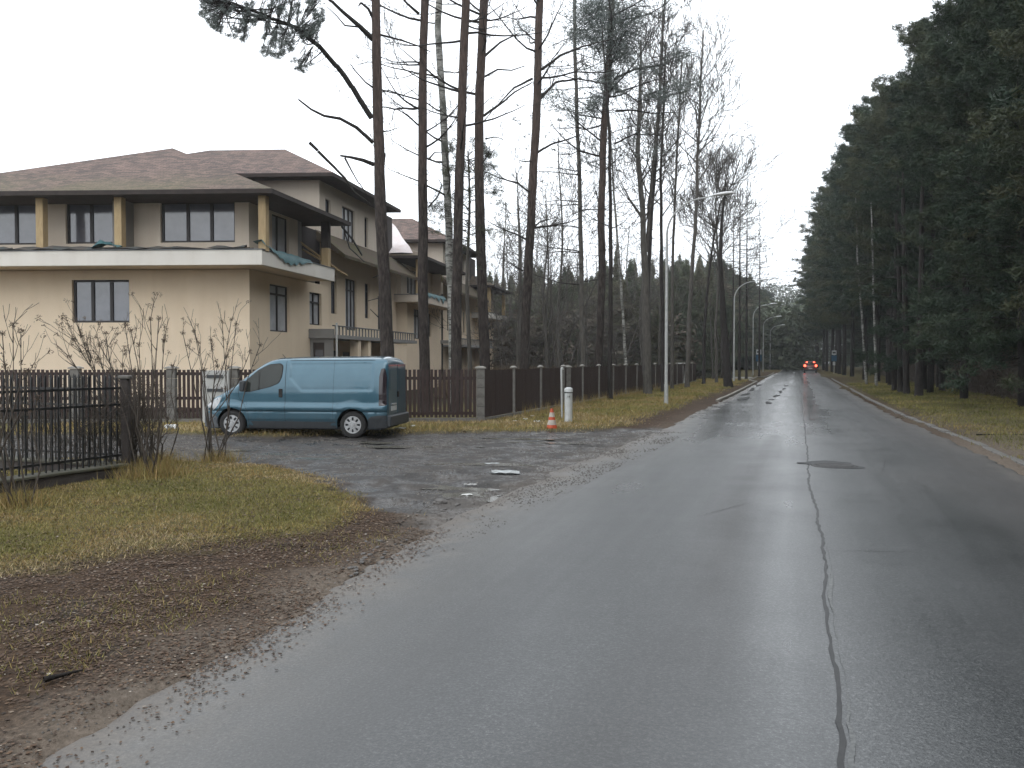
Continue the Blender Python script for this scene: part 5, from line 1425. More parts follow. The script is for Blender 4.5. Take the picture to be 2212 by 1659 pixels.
# small young pine of which only the needle sprays show between the trunks
t = thing('young_pine', A(1012, 795, 34.0) * Vector((1,1,0)) if False else Vector((A(1012,795,32.6).x, 32.6, 0)), 'young pine with green needle sprays seen between the tall trunks', 'pine tree')
r_ = random.Random(8); S = []; T = []; top = 9.6
tp = [Vector((0.05*math.sin(z), .05*math.cos(z), z)) for z in np.arange(0, top+.1, .6)]
bark_tube('trunk', [p + t.location for p in tp], [.09*(1-.8*p.z/top)+.01 for p in tp], M['bark_grey'], t, 8, 8)
for k in range(44):
    z = r_.uniform(5.6, top); a = r_.uniform(0, 6.28); d = Vector((math.cos(a), math.sin(a), .25)); grow(S, T, r_, Vector((0,0,z)), d.normalized(), .35 + .75*(1-(z-5)/(top-4.4)), .022, 2, .2, .04, (2,3), (.4,.8), (.5,.7), 3)
obj_me('limbs', segs_mesh('limbs', S, M['bark_dark'], 3), t); obj_me('needles', tufts_mesh('needles', T, 26, .10, .009, M['needle'], 8, spread=.05), t)

# --- trees further along behind the road fence
limbsA = lambda z0, z1, d=1.8, L0=3, L1=4: [(z0, z1, d, L0, L1, .8, .10)]
make_pine([(1133,795),(1134,700),(1140,600),(1150,430),(1157,280),(1162,130),(1166,0),(1167,-25)], 38.0, .215, .155, 'brown pine trunk leaning right with many upcurved bare limbs, standing alone behind the fence', 11, 6,
          limbs=[(7,20,1.7,2.8,4.4,.75,.10)], tuft=(12,.13,.014),
          guided=[(Pn(38,[(1170,150,0),(1210,120,.5),(1260,100,1),(1320,85,1.5)]), .06), (Pn(38,[(1165,215,0),(1200,178,.5),(1250,170,1),(1310,182,1.5)]), .06), (Pn(38,[(1150,170,0),(1110,190,-.5),(1070,232,-.8)]), .05), (Pn(38,[(1160,330,0),(1190,312,.4),(1230,300,.7),(1255,290,1)]), .05), (Pn(38,[(1145,500,0),(1165,480,.3),(1200,470,.5)]), .04), (Pn(38,[(1130,585,0),(1112,575,-.2),(1095,565,-.4)]), .035)])
make_pine([(1260,795),(1258,700),(1256,600),(1254,480),(1252,350),(1246,250),(1243,130),(1240,0),(1240,-20)], 48.0, .15, .085, 'slim grey tree with short drooping side limbs between the leaning pine and the tall crown', 12, 5, mat='bark_grey', name='slim_tree', cat='tree',
          limbs=[(6,27,2.6,3.0,3.2,.85,-.02)], tuft=(10,.14,.016))
t8, S8, T8 = make_pine([(1292,795),(1296,720),(1301,600),(1298,480),(1303,330),(1306,260),(1312,180),(1318,80),(1322,0),(1325,-30)], 43.0, .20, .15, 'tall pine with dark green crown clumps beside the twin black trunk', 13, 7,
          limbs=[(9,23,1.6,3.2,4.6,.55,.09)], tuft=(14,.15,.016),
          guided=[(Pn(43,[(1330,240,0),(1360,238,.5),(1410,245,1),(1460,243,1.4)]), .055), (Pn(43,[(1328,170,0),(1370,150,.5),(1430,140,1),(1490,120,1.6)]), .06), (Pn(43,[(1330,200,0),(1380,185,.5),(1440,165,1)]), .045), (Pn(43,[(1328,310,0),(1370,290,.5),(1440,292,1)]), .045)])
# its dense clumps of needles
r_ = random.Random(44); cl = []
for (cx_, cy_, sx_, sy_, n_) in [(1310,170,14,10,110),(1325,190,10,9,60),(1290,215,9,6,60),(1278,235,7,4,30),(1260,50,22,22,150),(1300,40,30,26,300),(1345,70,30,26,230),(1320,100,28,20,200),(1290,10,28,16,160),(1360,20,28,18,130),(1350,125,18,9,60),(1470,118,16,8,60),(1480,185,20,7,80),(1420,210,20,6,50),(1200,205,16,6,40),(1220,230,14,5,30),(1400,150,18,7,40),(1250,80,14,8,60),(1130,60,14,12,30),(1245,250,14,5,24),(1440,205,16,8,50),(1410,330,14,4,20)]:
    for i in range(n_): cl.append(A(r_.gauss(cx_, sx_), r_.gauss(cy_, sy_), 43 + r_.gauss(0, 1.0)) - t8.location)
obj_me('needles', tufts_mesh('needles', [tuple(c) for c in cl], 13, .17, .017, M['needle_blue'], 44, spread=.16), t8)
Sx = []
for c in cl[::7]:
    p, r = path_at([q - t8.location for q in [A(1292,795,43)*1.0, A(1298,480,43), A(1306,260,43), A(1322,0,43), A(1328,-60,43)]], [.2]*5, max(6, c.z - 1)); Sx.append((tuple(p.lerp(c, .55)), tuple(c), .018, .006))
obj_me('limbs', segs_mesh('limbs', Sx, M['bark_dark'], 3), t8)
make_pine([(1318,795),(1319,700),(1319,560),(1319,430),(1316,300),(1313,230),(1310,200)], 41.0, .125, .06, 'thin nearly black trunk close beside the tall crowned pine', 14, 3, mat='bark_dark', name='slim_tree', cat='tree', limbs=[(8,16,1.2,2,2,1,.1)])
make_pine([(1352,795),(1346,700),(1340,600),(1334,520),(1326,420),(1322,350)], 50.0, .09, .05, 'thin pale birch leaning left in front of the green thicket', 15, 3, mat='birch', name='birch_tree', cat='birch tree', needles=False, limbs=[(10,16,1.6,2,2,1,.1)])

# --- bare deciduous trees
def make_bare(px, yd, rb, rt, label, seed, extra=2, dens=1.1, z0=6, L=3.2, mat='bark_grey', depth=3, guided=(), name='bare_tree', cat='tree', up=.13):
    pts = trunk_path(px, yd, extra, seed=seed); top = pts[-1].z
    rad = [max(.02, rb + (rt-rb)*(p.z/top)) for p in pts]
    t = thing(name, pts[0].copy(), label, cat); bark_tube('trunk', pts, rad, M[mat], t, seed, 10)
    r_ = random.Random(seed); S = []; T = []; lp = [p - t.location for p in pts]; z = z0
    while z < top - .3:
        p, r = path_at(lp, rad, z); a = r_.uniform(0, 6.28); f = 1 - .55*(z-z0)/(top-z0)
        d = Vector((math.cos(a)*.8, math.sin(a)*.8, r_.uniform(.3, 1.0))).normalized()
        grow(S, T, r_, p, d, L*f*r_.uniform(.6,1.2), min(r*.6, .055), depth, .16, up, (2,3), (.3,.85), (.5,.75), 5, .012)
        z += r_.expovariate(dens)
    for g, r0 in guided:
        q = [Vector(v) - t.location for v in g]
        for i in range(len(q)-1):
            f0, f1 = i/(len(q)-1), (i+1)/(len(q)-1); S.append((tuple(q[i]), tuple(q[i+1]), r0*(1-.7*f0), r0*(1-.7*f1)))
            grow(S, T, r_, q[i+1], ((q[i+1]-q[i]).normalized()+Vector((r_.uniform(-.4,.4), r_.uniform(-.3,.3), .2))).normalized(), 1.7, r0*.4, 2, .17, .1, (2,3), (.3,.8), (.5,.75), 4, .012)
    obj_me('branches', segs_mesh('branches', S, M['twig_grey'], 3), t)
    return t
make_bare([(1399,838),(1397,700),(1394,600),(1391,525),(1388,450),(1383,406),(1378,330),(1380,250),(1383,170)], 47.0, .24, .06, 'stout grey bare tree forking low over the road fence left of the first lamp', 21, 2, 1.1, 9, 3.6,
          guided=[(Pn(47,[(1396,545,0),(1401,480,.2),(1408,380,.4),(1416,300,.5),(1424,200,.6),(1430,60,.7)]), .11), (Pn(47,[(1388,470,0),(1360,430,-.3),(1335,380,-.5)]), .06)])
make_bare([(1404,838),(1401,700),(1399,600),(1408,450),(1416,350),(1424,220),(1432,80),(1434,30)], 52.0, .15, .05, 'slender dark tree standing between the stout bare tree and the first lamp', 22, 1, 1.4, 11, 2.6, mat='bark_dark')
make_bare([(1432,838),(1431,700),(1430,600),(1429,480),(1427,380),(1430,320),(1434,200),(1436,130)], 50.0, .12, .05, 'straight dark tree trunk just left of the nearest lamp pole', 23, 1, 1.3, 10, 2.8, mat='bark_dark')
make_bare([(1452,830),(1453,700),(1453,560),(1456,470),(1460,380),(1467,250),(1470,190)], 55.0, .11, .05, 'thin bare tree directly behind the nearest lamp pole', 24, 2, 1.5, 9, 2.8)
make_bare([(1484,832),(1488,720),(1494,600),(1501,500),(1505,420),(1507,340),(1512,240),(1514,160),(1518,100)], 58.0, .17, .05, 'pale curved bare tree with forking crown right of the nearest lamp', 25, 1, 1.0, 14, 3.6,
          guided=[(Pn(58,[(1506,395,0),(1530,360,.3),(1550,330,.5),(1575,280,.8)]), .07), (Pn(58,[(1507,330,0),(1540,300,.3),(1575,235,.8)]), .06), (Pn(58,[(1510,280,0),(1525,230,.3),(1532,180,.4),(1535,150,.4)]), .05)])
make_bare([(1520,828),(1522,700),(1530,600),(1540,520),(1556,440),(1580,400)], 66.0, .13, .04, 'dark bare tree leaning right under the arm of the first lamp', 26, 2, 1.8, 9, 3.4, mat='bark_dark')
make_bare([(1548,826),(1546,700),(1552,600),(1548,500),(1545,440),(1548,400)], 70.0, .13, .04, 'bare tree with bushy twig crown left of the second lamp', 27, 2, 2.0, 9, 3.4)
make_bare([(1573,838),(1566,740),(1560,640),(1556,560),(1560,480),(1566,420)], 60.0, .30, .05, 'thick dark trunk standing just left of the second lamp', 28, 1, 1.6, 9, 3.2, mat='bark_dark')
# larches / thin conifers without needles
def make_larch(px, py_top, yd, label, seed):
    base = G(px, HY + F*CAM_H/yd); base.z = 0; top = A(px+2, py_top, yd); r_ = random.Random(seed)
    t = thing('larch_tree', base, label, 'tree'); pts = [base.lerp(top, k/12) for k in range(13)]
    H = top.z; bark_tube('trunk', pts, [.13*(1-.85*k/12) for k in range(13)], M['bark_dark'], t, seed, 8)
    S = []; T = []; z = H*.42
    while z < H-.2:
        a = r_.uniform(0, 6.28); ln = (.5 + 2.6*(1 - (z-H*.42)/(H*.6)))*r_.uniform(.7,1.1)
        grow(S, T, r_, Vector((0,0,z)), Vector((math.cos(a), math.sin(a), .05)).normalized(), ln, .03, 1, .08, .03, (1,2), (.5,.9), (.3,.5), 5, .014); z += r_.uniform(.10,.26)
    obj_me('branches', segs_mesh('branches', S, M['twig_grey'], 3), t)
make_larch(1597, 385, 78, 'tall thin larch with level bare branches between the first and second lamps', 31)
make_larch(1612, 420, 84, 'second thin larch just right of the tallest larch', 32)
make_larch(1583, 455, 88, 'short thin larch left of the tallest larch', 33)
make_larch(1640, 470, 100, 'far thin larch above the second lamp head', 34)

# --- prototypes for the forest
def forest_pine(seed, H, zc, Lb, tri, ln, wd, K, droop=.0, name='forest_pine', mat='needle', lowdead=True, sag=.1):
    r_ = random.Random(seed); S = []; P = []
    nz = 26 if H > 10 else 15
    cone = mat == 'needle_far'
    for i in range(nz):
        z = zc + (H-.4-zc)*(i/(nz-1))**.92; f = 1 - (z-zc)/(H-zc)
        ln_b = Lb * (math.sin(min(1, .22 + f*1.35)*math.pi*.5 if f < .55 else math.pi*.5*(1 - (f-.55)*.55)))*r_.uniform(.8,1.1) * (1 if f > .06 else .4)
        if cone: ln_b *= min(1, f*1.45 + .05)
        for b in range(r_.randint(4, 6)):
            a = r_.uniform(0, 6.28); d = Vector((math.cos(a), math.sin(a), r_.uniform(-.15,.25) + .5*(1-f) - droop*f)).normalized(); p = Vector((0,0,z)); L_ = ln_b*r_.uniform(.65,1.15)
            m = 7; st = L_/m
            for k in range(m):
                d = (rdir(r_, d, .12) + Vector((0,0,.05 - sag*(k/m)))).normalized(); q = p + d*st; S.append((tuple(p), tuple(q), .03*(1-k/m)+.006, .03*(1-(k+1)/m)+.006)); p = q
                if k >= 1:
                    for c in range(tri):
                        w = Vector((r_.gauss(0,1), r_.gauss(0,1), r_.gauss(0,.28)))*(.16 + .34*(1-k/m))*min(1, L_/2.2)
                        P.append(tuple(p + w))
    if cone:
        for k in range(26): zz = H - 1.3 + 1.75*(k/25); P.append((r_.gauss(0,.16*(1-k/26)), r_.gauss(0,.16*(1-k/26)), zz))
    if lowdead:
        for i in range(16):
            z = r_.uniform(1.8, zc); a = r_.uniform(0, 6.28); p = Vector((0,0,z)); d = Vector((math.cos(a), math.sin(a), -.05)); S.append((tuple(p), tuple(p+d*r_.uniform(.4,1.8)), .02, .006))
    tm = MB(); rr = random.Random(seed); pts = [(rr.uniform(-.05,.05), rr.uniform(-.05,.05), z) for z in np.linspace(-.1, H-.5, 12)]
    tm.tube(pts, [.19*(H/20)*(1-.8*k/11) + .015 for k in range(12)], 8, True, .06, rr)
    return tm, segs_mesh('limbs', S, M['bark_dark'], 3), tufts_mesh('crown', P, K, ln, wd, M[mat], seed, up=.38, sq=.6, spread=.09)
protos = {}
def place_forest(kind, pos, s, rz, label, cat, group):
    tm, lm, cm = protos[kind]
    t = thing('pine_tree' if kind[0] in 'abcf' else 'spruce_tree', pos, label, cat, group, rz); t.scale = (s[0], s[0], s[1])
    if not hasattr(tm, 'polygons'):
        o = tm.build('trunk', M['bark'] if kind[0] == 'b' else M['bark_dark'], t, smooth=True); protos[kind] = (o.data, lm, cm)
    else: obj_me('trunk', tm, t)
    obj_me('limbs', lm, t); obj_me('crown', cm, t)
    return t
protos['a1'] = forest_pine(101, 21, 2.6, 4.3, 5, .29, .023, 27, droop=.15)
protos['a2'] = forest_pine(102, 22, 3.2, 4.0, 5, .29, .023, 27, droop=.1)
protos['a3'] = forest_pine(103, 20, 2.2, 4.4, 5, .29, .023, 27, droop=.2)
protos['a4'] = forest_pine(111, 21, 5.6, 3.9, 5, .29, .023, 27, droop=.0)
protos['a5'] = forest_pine(112, 22, 6.4, 4.2, 5, .29, .023, 27, droop=.0)
protos['b1'] = forest_pine(104, 21, 10.5, 3.2, 4, .34, .060, 11)
protos['b2'] = forest_pine(105, 20, 9.0, 3.0, 4, .34, .060, 11)
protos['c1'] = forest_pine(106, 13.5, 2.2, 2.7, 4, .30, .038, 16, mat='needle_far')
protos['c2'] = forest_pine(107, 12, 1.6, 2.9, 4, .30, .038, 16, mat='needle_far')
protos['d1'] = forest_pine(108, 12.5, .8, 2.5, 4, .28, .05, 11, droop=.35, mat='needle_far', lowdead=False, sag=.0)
r_ = random.Random(500)
RG = 'dark pines of the forest edge right of the road'
edge_trees = []
# right forest edge: (al, lat, height scale)
EL = {27:'pine with low boughs whose crown fills the upper right corner of the picture', 31.5:'dark pine with low boughs just left of the upper right corner of the picture', 34.5:'dark pine at the right border with boughs hanging above the clearing', 39:'dark pine with boughs hanging down to the grass at the right forest edge', 46:'dark pine whose low boughs hang just right of the dark trunk group'}
for i, (al_, la_, hs, kd_) in enumerate([(-24,11,1,'a1'),(-19,10,1,'a2'),(-14,11,1,'a3'),(-9,9.8,1,'a1'),(-4,10.6,1,'a2'),(1,9.7,1,'a3'),(6,10.8,1,'a1'),(10,9.6,1,'a2'),(14.5,10.4,1,'a3'),(19,9.6,1,'a1'),(23,10.6,1,'a2'),(27,11.5,.98,'a1'),(31.5,9.6,.96,'a2'),(34.5,12.8,1.02,'a3'),(39,8.9,.98,'a3'),(42,11.5,1.02,'a1'),(46,8.4,1.0,'a2'),(50.5,10.6,1.05,'a1'),(54,7.7,1.0,'a3'),(59,7.8,1.02,'a1'),(64,9.4,1.05,'a2'),(69,7.2,1.02,'a2'),(75,7.3,1.05,'a1'),(82,7.0,1.06,'a3'),(89,6.6,1.08,'a2'),(97,6.6,1.12,'a1'),(105,6.2,1.14,'a3'),(114,6.0,1.16,'a1'),(124,5.7,1.20,'a2'),(135,5.4,1.22,'a3'),(147,5.2,1.22,'a1'),(160,5.0,1.25,'a2'),(175,4.8,1.25,'a1'),(192,4.6,1.25,'a3'),(212,4.4,1.25,'a2')]):
    s = hs * r_.uniform(.88, 1.08)
    if al_ > 58: kd_ = ('a4','a5')[i % 2]
    place_forest(kd_, R(la_ - .5 + r_.uniform(-.5,.4), al_), (s*r_.uniform(.9,1.1), s), r_.uniform(0, 6.28), EL.get(al_, 'dark green pine with low drooping boughs at the forest edge right of the road'), 'pine tree', RG)
RI = 'pine trunks inside the forest right of the road'
cells = [(l, a) for a in range(-24, 24, 7) for l in (16, 22)]
for al_ in np.arange(22, 175, 6.2):
    for la_ in np.arange(13, 62, 6.0):
        if r_.random() < (.93 if la_ < 40 else .7):
            a_, l_ = al_ + r_.uniform(-2.4, 2.4), la_ + r_.uniform(-2.2, 2.2)
            p = R(l_, a_)
            if p.x > .66*p.y + 10 or p.y < 14: continue
            cells.append((l_, a_))
for l_, a_ in cells:
    k = r_.choice(['b1','b2','b1','a2','a1','b2']) if l_ > 16 else r_.choice(['a1','a2','a3','b1']); s = r_.uniform(.88, 1.1)
    place_forest(k, R(l_, a_), (s, s), r_.uniform(0, 6.28), 'pine tree standing deep inside the dark forest right of the road', 'pine tree', RI)
# left background forest behind the field and fence
LG = 'green pines of the far treeline beyond the road fence'
def horizon_y(px): return np.interp(px, [1000,1090,1140,1200,1290,1330,1400,1500,1600,1660,1700], [625,590,585,590,590,560,575,565,580,575,600])
n_left = 0
for row, (y0, yj) in enumerate([(84,4),(92,4),(102,5),(116,6),(136,8),(165,10)]):
    px = 985 + 7*(row % 3)
    while px < 1700:
        yd = y0 + r_.uniform(-yj, yj); x = (px - CX)/F*yd; la_, al_ = lat_al(x, yd)
        if la_ < -8.5 - (0 if row else 2):
            Hh = 1.9 + (HY - horizon_y(px) - r_.uniform(-8, 44))*yd/F
            if row < 2: Hh *= r_.uniform(.55, .85)
            kd_ = r_.choice(['c1','c2','c1','d1','c2']); s = Hh/{'c1':13.5,'c2':12,'d1':12.5}[kd_]
            place_forest(kd_, Vector((x, yd, 0)), (max(.75, s*.95), s), r_.uniform(0, 6.28), 'green pine of the far treeline beyond the brown road fence', 'pine tree', LG); n_left += 1
        px += r_.uniform(18, 30)*90/yd + 5
# one peaked spruce that stands out of the treeline
place_forest('d1', A(1332, 795, 100)*Vector((1,1,0)), (.8, (1.9 + (778-540)*100/F)/12.5), .4, 'small pointed spruce peak rising above the far treeline', 'spruce tree', None)
# trees lining the left side of the far road
LR = 'pines lining the left side of the far road'
for i, (al_, la_, s) in enumerate([(92,-12,.78),(100,-13.5,.85),(108,-11.5,.82),(116,-10.5,.88),(124,-13,.95),(132,-10.5,.92),(141,-9.8,.98),(150,-11.5,1.0),(160,-9.2,1.02),(172,-9,1.05),(184,-8.5,1.08),(198,-8,1.1),(214,-7.6,1.12),(232,-7.2,1.15),(252,-6.8,1.18)]):
    place_forest(r_.choice(['a1','a2','a3']) if i > 5 else 'c1', R(la_ - (2.2 if i > 3 else .6), al_), (s*.9, s*(.82 if i > 5 else 1.05)), r_.uniform(0, 6.28), 'dark pine lining the left side of the far road behind the lamps', 'pine tree', LR)
# the wood that closes the road and the depth behind both forests
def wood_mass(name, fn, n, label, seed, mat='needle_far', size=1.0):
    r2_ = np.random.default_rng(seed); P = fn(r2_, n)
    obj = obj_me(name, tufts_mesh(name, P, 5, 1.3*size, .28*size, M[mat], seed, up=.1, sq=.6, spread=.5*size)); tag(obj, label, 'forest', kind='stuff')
def far_road(r2_, n):
    al_ = r2_.uniform(300, 420, n); la_ = r2_.normal(0, 26, n)*1.2; z = r2_.uniform(0, 1, n)**.8*27*(.8+.3*vnoise(la_, al_*.2, .12, 3, 3)) 
    return np.stack([la_*CT + al_*ST, -la_*ST + al_*CT, z], -1)
wood_mass('distant_wood', far_road, 42000, 'dark distant pine wood closing the far end of the road', 71, 'needle', .6)
def right_back(r2_, n):
    al_ = r2_.uniform(-10, 320, n); la_ = r2_.uniform(60, 80, n) - .0*al_; z = r2_.uniform(0, 1, n)*19*(.85+.3*vnoise(la_, al_, .08, 4, 3))
    return np.stack([la_*CT + al_*ST, -la_*ST + al_*CT, z], -1)
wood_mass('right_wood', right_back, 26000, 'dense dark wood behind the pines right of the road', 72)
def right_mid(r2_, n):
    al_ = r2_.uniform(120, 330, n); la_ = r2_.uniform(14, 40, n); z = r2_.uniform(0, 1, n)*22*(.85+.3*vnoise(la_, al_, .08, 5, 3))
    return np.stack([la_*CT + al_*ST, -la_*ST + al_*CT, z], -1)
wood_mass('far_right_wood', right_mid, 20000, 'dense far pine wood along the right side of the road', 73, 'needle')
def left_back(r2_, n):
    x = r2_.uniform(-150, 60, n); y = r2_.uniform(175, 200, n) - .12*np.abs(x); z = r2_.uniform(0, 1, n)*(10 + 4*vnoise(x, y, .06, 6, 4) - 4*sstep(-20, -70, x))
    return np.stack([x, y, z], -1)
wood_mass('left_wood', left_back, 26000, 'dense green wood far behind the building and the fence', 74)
def left_mid(r2_, n):
    al_ = r2_.uniform(170, 330, n); la_ = r2_.uniform(-45, -14, n); z = r2_.uniform(0, 1, n)*18*(.85+.3*vnoise(la_, al_, .08, 15, 3))
    return np.stack([la_*CT + al_*ST, -la_*ST + al_*CT, z], -1)
wood_mass('far_left_wood', left_mid, 60000, 'dense far pine wood along the left side of the road', 75, 'needle', .55)
def left_low(r2_, n):     # low growth behind the field
    x = r2_.uniform(-14, 42, n); y = r2_.uniform(72, 88, n) + .6*np.maximum(0, x); z = r2_.uniform(0, 1, n)**1.3*(3.5 + 4*vnoise(x, y, .2, 16, 3)); P = np.stack([x, y, z], -1)
    la_, al_ = lat_al(x, y); return P[la_ < -9.5]
wood_mass('undergrowth', left_low, 4500, 'brown-green low undergrowth below the far treeline', 76, 'thicket', .45)
# birches at the right forest edge
for i, (px, py, yd, tx, ty, lab) in enumerate([(1872,835,66,1853,560,'white birch trunk left of a pair at the dark right forest edge'),(1893,842,62,1885,560,'white birch trunk right of a pair at the dark right forest edge')]):
    make_pine([(px,py),(px*.6+tx*.4,py*.6+ty*.4),(tx,ty),(tx-2,ty-80)], yd, .10, .05, lab, 60+i, 2, mat='birch', name='birch_tree', cat='birch tree', needles=False, limbs=[(7,12,.8,1.5,1.5,1,.1)])
for i, (px, py, yd, lab) in enumerate([(1932,850,52.5,'dark pine trunk in front of the right forest, nearest to the two birches'),(1958,856,48,'thick dark pine trunk at the corner of the right verge grass'),(1985,862,44.5,'dark pine trunk standing at the left end of the grass clearing'),(1945,852,50,'slim dark trunk between two thicker trunks at the right forest edge'),(2035,850,52,'brownish dark pine trunk at the middle of the grass clearing edge'),(2075,830,60,'dark pine trunk standing behind the grass clearing on the right'),(2185,835,58,'dark pine trunk near the right border behind the clearing')]):
    make_pine([(px,py),(px+random.Random(i).uniform(-4,4),640),(px+random.Random(i).uniform(-8,8),450)], yd, .15+.05*(i % 3)/2, .11, lab, 80+i, 2, name='pine_tree', mat='bark_dark', limbs=[(3,10,1.0,1.4,2.0,.9,.0)], needles=False)
# low brush at the forest foot, right
def brush(r2_, n):
    al_ = r2_.uniform(26, 130, n); la_ = 9.2 + np.abs(r2_.normal(0, 4.5, n)); z = np.abs(r2_.normal(0, .6, n))*(.4+vnoise(al_, la_, .3, 5, 3)*1.8)
    return np.stack([la_*CT + al_*ST, -la_*ST + al_*CT, z], -1)
r2_ = np.random.default_rng(5); P = brush(r2_, 26000)
o = obj_me('forest_brush', tufts_mesh('forest_brush', P, 4, .5, .022, M['thicket'], 5, up=.8, sq=.7, spread=.1)); tag(o, 'brown leafless brush at the foot of the right forest', 'brush', kind='stuff')

# --- dry field behind the fence
n = 90000; r2_ = np.random.default_rng(9)
x = r2_.uniform(-6, 40, n); y = 40*(86/40)**r2_.uniform(0, 1, n); la_, al_ = lat_al(x, y); k = (la_ < -10) & (bw(0,0).x < 99) & (x > -3.5 - .0*y); x, y = x[k], y[k]
o = blades('dry_reeds', x, y, r2_.uniform(.5, 1.5, len(x))*(.6 + .8*vnoise(x, y, .25, 8, 3)), r2_.uniform(.008, .022, len(x)), r2_.uniform(0, 1, len(x)), M['reed'], .18, 10); tag(o, 'tall dry tan grass field behind the road fence', 'dry grass', kind='stuff')

# --- twiggy grey saplings
def shrub_proto(seed, H, n, depth=3, spread=.5):
    r_ = random.Random(seed); S = []; T = []
    for i in range(n):
        a = r_.uniform(0, 6.28); d = Vector((math.cos(a)*spread, math.sin(a)*spread, 1)).normalized()
        grow(S, T, r_, Vector((r_.uniform(-.15,.15), r_.uniform(-.15,.15), 0)), d, H*r_.uniform(.5,.75), .012*H*.6, depth, .18, .05, (2,3), (.4,.9), (.45,.65), 5, .012)
    return segs_mesh('branches', S, M['twig_grey'], 3)
sap = [shrub_proto(s, 7.5, 2, 4, .22) for s in (1, 2, 3)]; big = [shrub_proto(s, 13, 2, 4, .25) for s in (4, 5)]
r_ = random.Random(77)
for i in range(40):
    px = r_.uniform(1050, 1560); yd = r_.uniform(56, 86); x = (px-CX)/F*yd; la_, al_ = lat_al(x, yd)
    if la_ > -11: continue
    s = r_.uniform(.45, .8); o = obj_me('sapling', sap[i % 3], None, (x, yd, 0)); o.scale = (s, s, s); o.rotation_euler = (0,0,r_.uniform(0,6.28))
    tag(o, 'leafless grey-brown sapling in the thicket beyond the road fence', 'sapling', 'leafless saplings in the thicket beyond the fence')
for i, (px, yd, s, ty) in enumerate([(1085,70,.9,470),(1105,66,.85,0),(1185,64,1.15,0),(1205,72,1.2,0),(1222,70,1.12,0),(1170,80,1.1,0),(1140,75,.95,0),(1345,70,.9,0),(1540,84,1.1,0),(1560,90,1.15,0),(1575,86,1.05,0)]):
    x = (px-CX)/F*yd; o = obj_me('bare_tree', big[i % 2], None, (x, yd, 0)); o.scale = (s, s, s); o.rotation_euler = (0,0,r_.uniform(0,6.28)); tag(o, 'finely branched leafless tree rising above the far thicket', 'tree', 'finely branched leafless trees above the thicket')

# slim bare trunks that screen the far treeline
def slim_proto(seed, H):
    r_ = random.Random(seed); S = []; T = []; pts = [Vector((.12*math.sin(k*.7+seed), .12*math.cos(k*.5+seed), k*H/14)) for k in range(15)]
    tm = MB(); tm.tube(pts, [.105*(1-.8*k/14) + .01 for k in range(15)], 7, True, .08, r_)
    z = H*.35
    while z < H:
        p, r = path_at(pts, [.1]*15, z); a = r_.uniform(0, 6.28); f = 1 - (z-H*.35)/(H*.65)
        grow(S, T, r_, p, Vector((math.cos(a), math.sin(a), r_.uniform(.2,.9))).normalized(), (.6+2.2*f)*r_.uniform(.6,1.1), .026, 2, .15, .08, (1,3), (.4,.8), (.4,.7), 4, .011); z += r_.uniform(.25,.6)
    return tm, segs_mesh('branches', S, M['twig_grey'], 3)
slims = [slim_proto(s, h) for s, h in ((1, 15), (2, 17), (3, 13))]; slim_me = {}
for i in range(44):
    px = r_.uniform(1075, 1670); yd = r_.uniform(52, 95) if px < 1500 else r_.uniform(80, 120); x = (px-CX)/F*yd; la_, al_ = lat_al(x, yd)
    if la_ > -9.8: continue
    s = r_.uniform(.75, 1.1); t = thing('slim_tree', (x, yd, 0), 'slim leafless tree among the screen of thin trunks beyond the road fence', 'tree', 'slim leafless trees in front of the far treeline', r_.uniform(0, 6.28)); t.scale = (s, s, s)
    k = i % 3
    if k not in slim_me: o = slims[k][0].build('trunk', M['bark_grey'], t, smooth=True); slim_me[k] = o.data
    else: obj_me('trunk', slim_me[k], t)
    obj_me('branches', slims[k][1], t)

# --- shrubs with dry seed heads on the lawn
def make_shrub(base, tips, label, seed, stems=5, dense=1):
    t = thing('bare_shrub', base, label, 'shrub'); r_ = random.Random(seed); S = []; T = []; hd = []
    for k, tip in enumerate(tips):
        tip = tip - base; q = Vector((r_.uniform(-.2,.2), r_.uniform(-.15,.15), 0)); m1 = q.lerp(tip, .35) + Vector((r_.uniform(-.22,.22)-.3*tip.x*.35, r_.uniform(-.1,.1), .05)); m2 = q.lerp(tip, .7) + Vector((r_.uniform(-.06,.06), r_.uniform(-.05,.05), .03))
        P = [q, m1, m2, tip]; rr = [.014, .011, .008, .005]
        for i in range(3):
            for j in range(3):
                a = P[i].lerp(P[i+1], j/3); b = P[i].lerp(P[i+1], (j+1)/3); S.append((tuple(a), tuple(b), rr[i], rr[i+1]))
                if i > 0:
                    for _ in range((r_.random() < .75)*dense if i == 2 else (r_.random() < .25)):
                        TT = []; grow(S, TT, r_, b, rdir(r_, (b-a).normalized(), r_.uniform(.3,.7)), r_.uniform(.15,.42), .006, 1, .12, .10, (1,2), (.3,.6), (.5,.8), 3, .0028)
                        if r_.random() < .35: hd += TT
        hd += [tuple(tip)]*3
    obj_me('stems', segs_mesh('stems', S, M['twig'], 4), t)
    hd = [h for h in hd if h[2] > tips[0].z*.55 or r_.random() < .1]
    if hd: obj_me('seed_heads', tufts_mesh('seed_heads', hd, 16, .032, .007, M['seed'], seed, up=.2, sq=1, spread=.020), t)
    return t
def dtips(yd, lst): return [A(x, y, yd + random.Random(int(x*7+y)).uniform(-.5,.5)) for x, y in lst]
b3 = G(466, 997); make_shrub(b3, dtips(b3.y, [(395,720),(420,715),(428,740),(480,695),(500,690),(510,700),(455,735),(540,760),(562,745),(490,770),(470,790),(440,800)]), 'bare shrub with dry seed heads in front of the van bonnet', 3)
